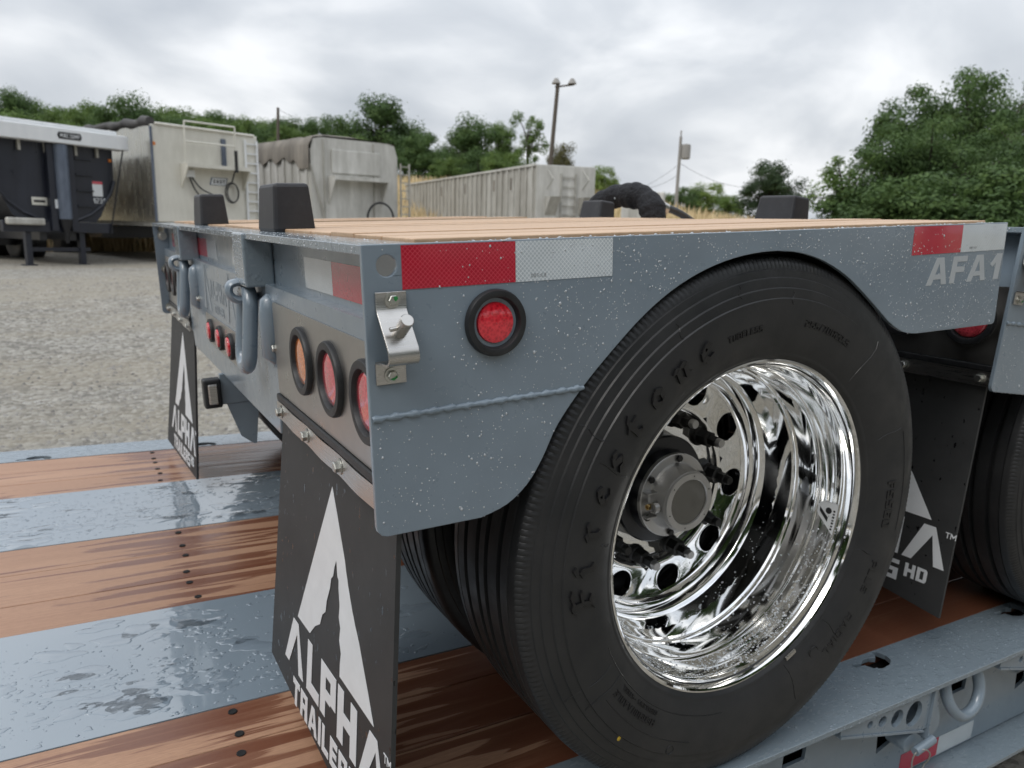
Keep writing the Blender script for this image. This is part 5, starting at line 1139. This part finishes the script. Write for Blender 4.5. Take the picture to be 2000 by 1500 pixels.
def tree_mesh(seed, h, rx, rz, zc, n, ls, clumps, spread=.8, cr=.30):
    """unit tree: crown of leaf faces on many clumps, trunk with limbs reaching into them"""
    rnd = random.Random(seed); cl = []
    for i in range(clumps):
        for _ in range(50):
            v = Vector((rnd.gauss(0, 1), rnd.gauss(0, 1), rnd.gauss(0, 1))).normalized() * (rnd.random() ** .45) * spread
            if v.z > -.75: break
        v.x *= rx; v.y *= rx; v.z *= rz; v.z += zc; cl.append((v, rnd.uniform(.6, 1.25) * cr))
    mb = MB(); per = n // clumps
    for c_, s in cl:
        for i in range(per):
            d = Vector((rnd.gauss(0, 1), rnd.gauss(0, 1), rnd.gauss(0, 1))).normalized(); q = rnd.random() ** .4 * (1 if rnd.random() > .08 else 1.35)
            p_ = c_ + Vector((d.x*rx*s*q, d.y*rx*s*q, d.z*rz*s*q*.8)); nn = (d + Vector((rnd.uniform(-.7, .7), rnd.uniform(-.7, .7), rnd.uniform(-.2, .9)))).normalized()
            u = nn.cross(Vector((rnd.uniform(-1, 1), rnd.uniform(-1, 1), rnd.uniform(-1, 1)))).normalized(); v = nn.cross(u); l = ls * rnd.uniform(.6, 1.4)
            mb.add([p_ - u*l, p_ - v*l*.55, p_ + u*l, p_ + v*l*.55], [(0, 1, 2, 3)])
    tk = MB(); top = zc + rz*.35; tk.tube([(0, 0, -.3), (.03*h*.1, 0, zc*.5), (-.02*h*.2, .02*h*.2, zc), (0, 0, top)], [.030*h, .022*h, .016*h, .006*h], 8)
    for c_, s in cl[:max(6, clumps//2)]:
        b0 = Vector((0, 0, rnd.uniform(zc - rz*.6, zc))); tk.tube([b0, b0.lerp(c_, .5) + Vector((0, 0, .03*h)), c_], [.012*h, .008*h, .003*h], 5)
    return mb, tk
def tree_proto(name, *a):
    c_, t_ = tree_mesh(*a); cm = bpy.data.meshes.new('crown'); cm.from_pydata(c_.v, [], c_.f); tm = bpy.data.meshes.new('trunk'); tm.from_pydata(t_.v, [], t_.f); tm.materials.append(M['bark']); return cm, tm
PA = [tree_proto('a', 30 + i, 1.0, .42, .46, .56, 15000, .0135, 46) for i in range(3)]
PB = tree_proto('b', 41, 1.0, .34, .40, .62, 3600, .0125, 26, .95, .22)     # open, sky shows through
PC = tree_proto('c', 52, 1.0, .55, .50, .48, 11000, .016, 40)               # bush
PG = tree_proto('g', 63, 1.0, .56, .47, .50, 46000, .0085, 110, .92, .20)    # large near tree
PD = tree_proto('d', 77, 1.0, .46, .47, .52, 15000, .013, 50, .86, .25)
leafy = {}
def tree(proto, px, ptop, D, hh, lm, label, wide=1.0, group=None, rot=None, cat='tree', name='tree'):
    """hh: crown-top height is read from the photo row ptop at distance D; trunk foot on the terrain"""
    tp = at(px, ptop, D); z = terrain(tp.x, tp.y); h = tp.z - z
    Tn = root(name, (tp.x, tp.y, z)); Tn.rotation_euler = (0, 0, rot if rot is not None else random.uniform(0, 6.28)); s = h / hh; Tn.scale = (s*wide, s*wide, s)
    key = (proto[0].name, lm)
    if key not in leafy:
        me = proto[0].copy(); me.materials.append(M[lm]); leafy[key] = me
    for nm, me in (('crown', leafy[key]), ('trunk', proto[1])):
        o = bpy.data.objects.new(nm, me); S.collection.objects.link(o); o.parent = Tn
    tag(Tn, label, cat, group); return Tn
for px, pt, D, lm, wd in ((690, 262, 56, 'leaf_mid', 1.4), (755, 285, 55, 'leaf_deep', 1.5), (640, 275, 55, 'leaf_deep', 1.4), (850, 285, 57, 'leaf_deep', 1.4), (935, 290, 57, 'leaf_deep', 1.5), (1010, 300, 55, 'leaf_mid', 1.4), (900, 255, 66, 'leaf_deep', 1.3), (790, 225, 66, 'leaf_deep', 1.2)):
    tree(PA[px % 3] if pt < 280 else PC, px, pt, D, .98, lm, ('lower ' if pt >= 280 else 'taller ') + ('dark' if lm == 'leaf_deep' else 'bright') + ' green growth in the bank tree line ' + ('behind the tarp-covered trailer' if px < 800 else 'above the long ribbed trailer'), wd, 'fill of the bank tree line', px*.1)
# wooded hillside on the left, one tree after another
hill = [(-100, 168, 70, 'leaf_deep', 1.2), (20, 205, 64, 'leaf_mid', 1.3), (85, 198, 80, 'leaf_mid', 1.3), (175, 198, 84, 'leaf_mid', 1.3), (300, 200, 84, 'leaf_mid', 1.3), (360, 206, 88, 'leaf_mid', 1.3), (420, 214, 86, 'leaf_deep', 1.3), (465, 222, 88, 'leaf_mid', 1.3), (510, 228, 88, 'leaf_mid', 1.3), (560, 226, 86, 'leaf_deep', 1.3), (200, 240, 54, 'leaf_mid', 1.5), (90, 246, 54, 'leaf_mid', 1.5), (20, 240, 54, 'leaf_mid', 1.5), (370, 255, 54, 'leaf_mid', 1.5), (-60, 176, 72, 'leaf_deep', 1.0), (18, 168, 66, 'leaf_deep', .75), (52, 176, 74, 'leaf_deep', .6), (-20, 222, 62, 'leaf_mid', 1.1), (100, 212, 70, 'leaf_mid', 1.2), (60, 228, 60, 'leaf_mid', 1.1), (150, 205, 76, 'leaf_mid', 1.0), (140, 238, 58, 'leaf_mid', 1.2), (205, 212, 72, 'leaf_deep', 1.0), (320, 210, 78, 'leaf_mid', 1.0), (345, 222, 66, 'leaf_deep', 1.0), (395, 218, 76, 'leaf_mid', 1.0), (440, 230, 70, 'leaf_mid', 1.0), (480, 226, 78, 'leaf_mid', 1.0), (520, 235, 74, 'leaf_deep', 1.0), (565, 238, 70, 'leaf_mid', 1.0), (610, 228, 72, 'leaf_deep', .9), (300, 248, 56, 'leaf_mid', 1.2), (240, 252, 57, 'leaf_mid', 1.2), (430, 262, 58, 'leaf_mid', 1.3), (500, 268, 58, 'leaf_deep', 1.3), (555, 272, 58, 'leaf_deep', 1.2), (620, 262, 60, 'leaf_deep', 1.2)]
for i, (px, pt, D, lm, wd) in enumerate(hill):
    where = 'behind the black dump trailer' if px < 190 else 'between the dump trailer and the smooth-sided trailer' if px < 300 else 'above the guard rail of the smooth-sided trailer' if px < 450 else 'beside the thin dark pole' if px < 570 else 'left of the largest bank tree'
    tone = 'darker green' if lm == 'leaf_deep' else 'lighter green'; row = 'low front' if D < 59 else 'middle row' if D < 73 else 'far back row'
    tree(PA[i % 3], px, pt, D, .98, lm, f'{tone} {row} hillside tree {where}', wd, 'trees of the wooded hillside', i*1.3)
tree(PA[1], 252, 170, 60, .98, 'leaf_deep', 'tall round-topped tree standing above the hillside wood between the two left trailers', 1.0, None, .6)
tree(PA[0], 742, 182, 62, .98, 'leaf_deep', 'largest broad green tree on the bank behind the tarp-covered trailer', 1.12, None, 2.2)
tree(PD, 668, 212, 60, .98, 'leaf_deep', 'broad tree leaning against the left flank of the largest bank tree', 1.0, None, 1.1)
tree(PA[2], 818, 252, 58, .98, 'leaf_deep', 'lower rounded tree right of the largest bank tree, above the dry grass', 1.1, None, 4.0)
tree(PA[1], 925, 216, 60, .98, 'leaf_deep', 'loose-crowned green tree on the bank left of the sparse tree', .95, None, 3.1)
tree(PC, 880, 300, 54, .98, 'leaf_mid', 'bushy green thicket low on the bank above the ribbed trailer', 1.3, None, 1.0, 'bush', 'bush')
tree(PC, 985, 288, 52, .98, 'leaf_mid', 'light green bush below the sparse tree on the bank', 1.2, None, 2.0, 'bush', 'bush')
tree(PA[0], 975, 236, 64, .98, 'leaf_mid', 'mid green tree tucked behind the sparse tree', .8, None, .3)
tree(PB, 1033, 210, 56, 1.0, 'leaf_mid', 'sparse tree with sky showing through its thin crown, left of the light pole', .9, None, .4)
tree(PC, 1100, 268, 52, .98, 'leaf_olive', 'small olive-brown tree at the foot of the leaning light pole', .62, None, .9)
tree(PC, 1176, 316, 46, .98, 'leaf_light', 'bright yellow-green bush rising behind the end of the long ribbed trailer', .95, None, 2.4, 'bush', 'bush')
tree(PC, 1345, 358, 58, .98, 'leaf_deep', 'dark rounded bush at the foot of the transformer pole', 1.2, None, .2, 'bush', 'bush')
tree(PC, 1385, 348, 62, .98, 'leaf_light', 'lighter green bush right of the transformer pole', 1.1, None, 1.9, 'bush', 'bush')
tree(PC, 1425, 374, 60, .98, 'leaf_mid', 'small green bush between the pole bushes and the round dark tree', 1.1, None, 3.3, 'bush', 'bush')
tree(PC, 1300, 372, 70, .98, 'leaf_mid', 'low far bush left of the transformer pole', 1.0, None, 5.0, 'bush', 'bush')
tree(PD, 1515, 298, 44, .98, 'leaf_dark', 'dark dense round tree standing alone beside the power line', 1.02, None, 1.0)
tree(PG, 1835, 205, 27, .98, 'leaf_deep', 'big bushy green tree in front of the taller tree at the yard edge', 1.12, None, .7)
tree(PG, 1925, 110, 36, .98, 'leaf_deep', 'tallest tree at the yard edge, rising behind the big bushy one', .98, None, 3.6)
tree(PD, 1795, 172, 34, .98, 'leaf_deep', 'tree filling the left shoulder of the tallest yard-edge tree', .75, None, 2.6)
tree(PB, 1665, 292, 26, 1.0, 'leaf_mid', 'wispy young tree with open twigs on the left fringe of the big bushy tree', 1.2, None, 2.9)
tree(PC, 1690, 350, 27, .98, 'leaf_deep', 'undergrowth bush at the left foot of the big bushy tree', 1.0, None, 2.0, 'bush', 'bush')
tree(PG, 2080, 190, 30, .98, 'leaf_deep', 'leafy tree at the right end of the yard-edge group, cut by the second axle section', 1.0, None, 5.1)
for px, pt, D in ((1740, 330, 25), (1830, 320, 24), (1930, 310, 24), (2030, 300, 24)):
    tree(PC, px, pt, D, .98, 'leaf_deep', 'low leafy bush filling the foot of the yard-edge trees', 1.5, 'bushes under the yard-edge trees', px*.3, 'bush', 'bush')
# unseen tree belt added behind the camera to cut low light from there
for i in range(22):
    az = 150 + 9.6*i; D = 21 + 4*math.sin(i*2.1); x = CAM.x + D*math.cos(R(az)); y = CAM.y + D*math.sin(R(az)); z = terrain(x, y)
    Tn = root('tree', (x, y, z)); Tn.rotation_euler = (0, 0, i*1.7); s = 11 + 2.5*math.sin(i*1.3); Tn.scale = (s*1.15, s*1.15, s)
    for nm, me in (('crown', leafy[(PA[0][0].name, 'leaf_deep')]), ('trunk', PA[0][1])):
        o = bpy.data.objects.new(nm, me); S.collection.objects.link(o); o.parent = Tn
    tag(Tn, 'tall green tree of the unseen belt added behind the viewer to cut low light', 'tree', 'light-blocking tree belt added behind the viewer')
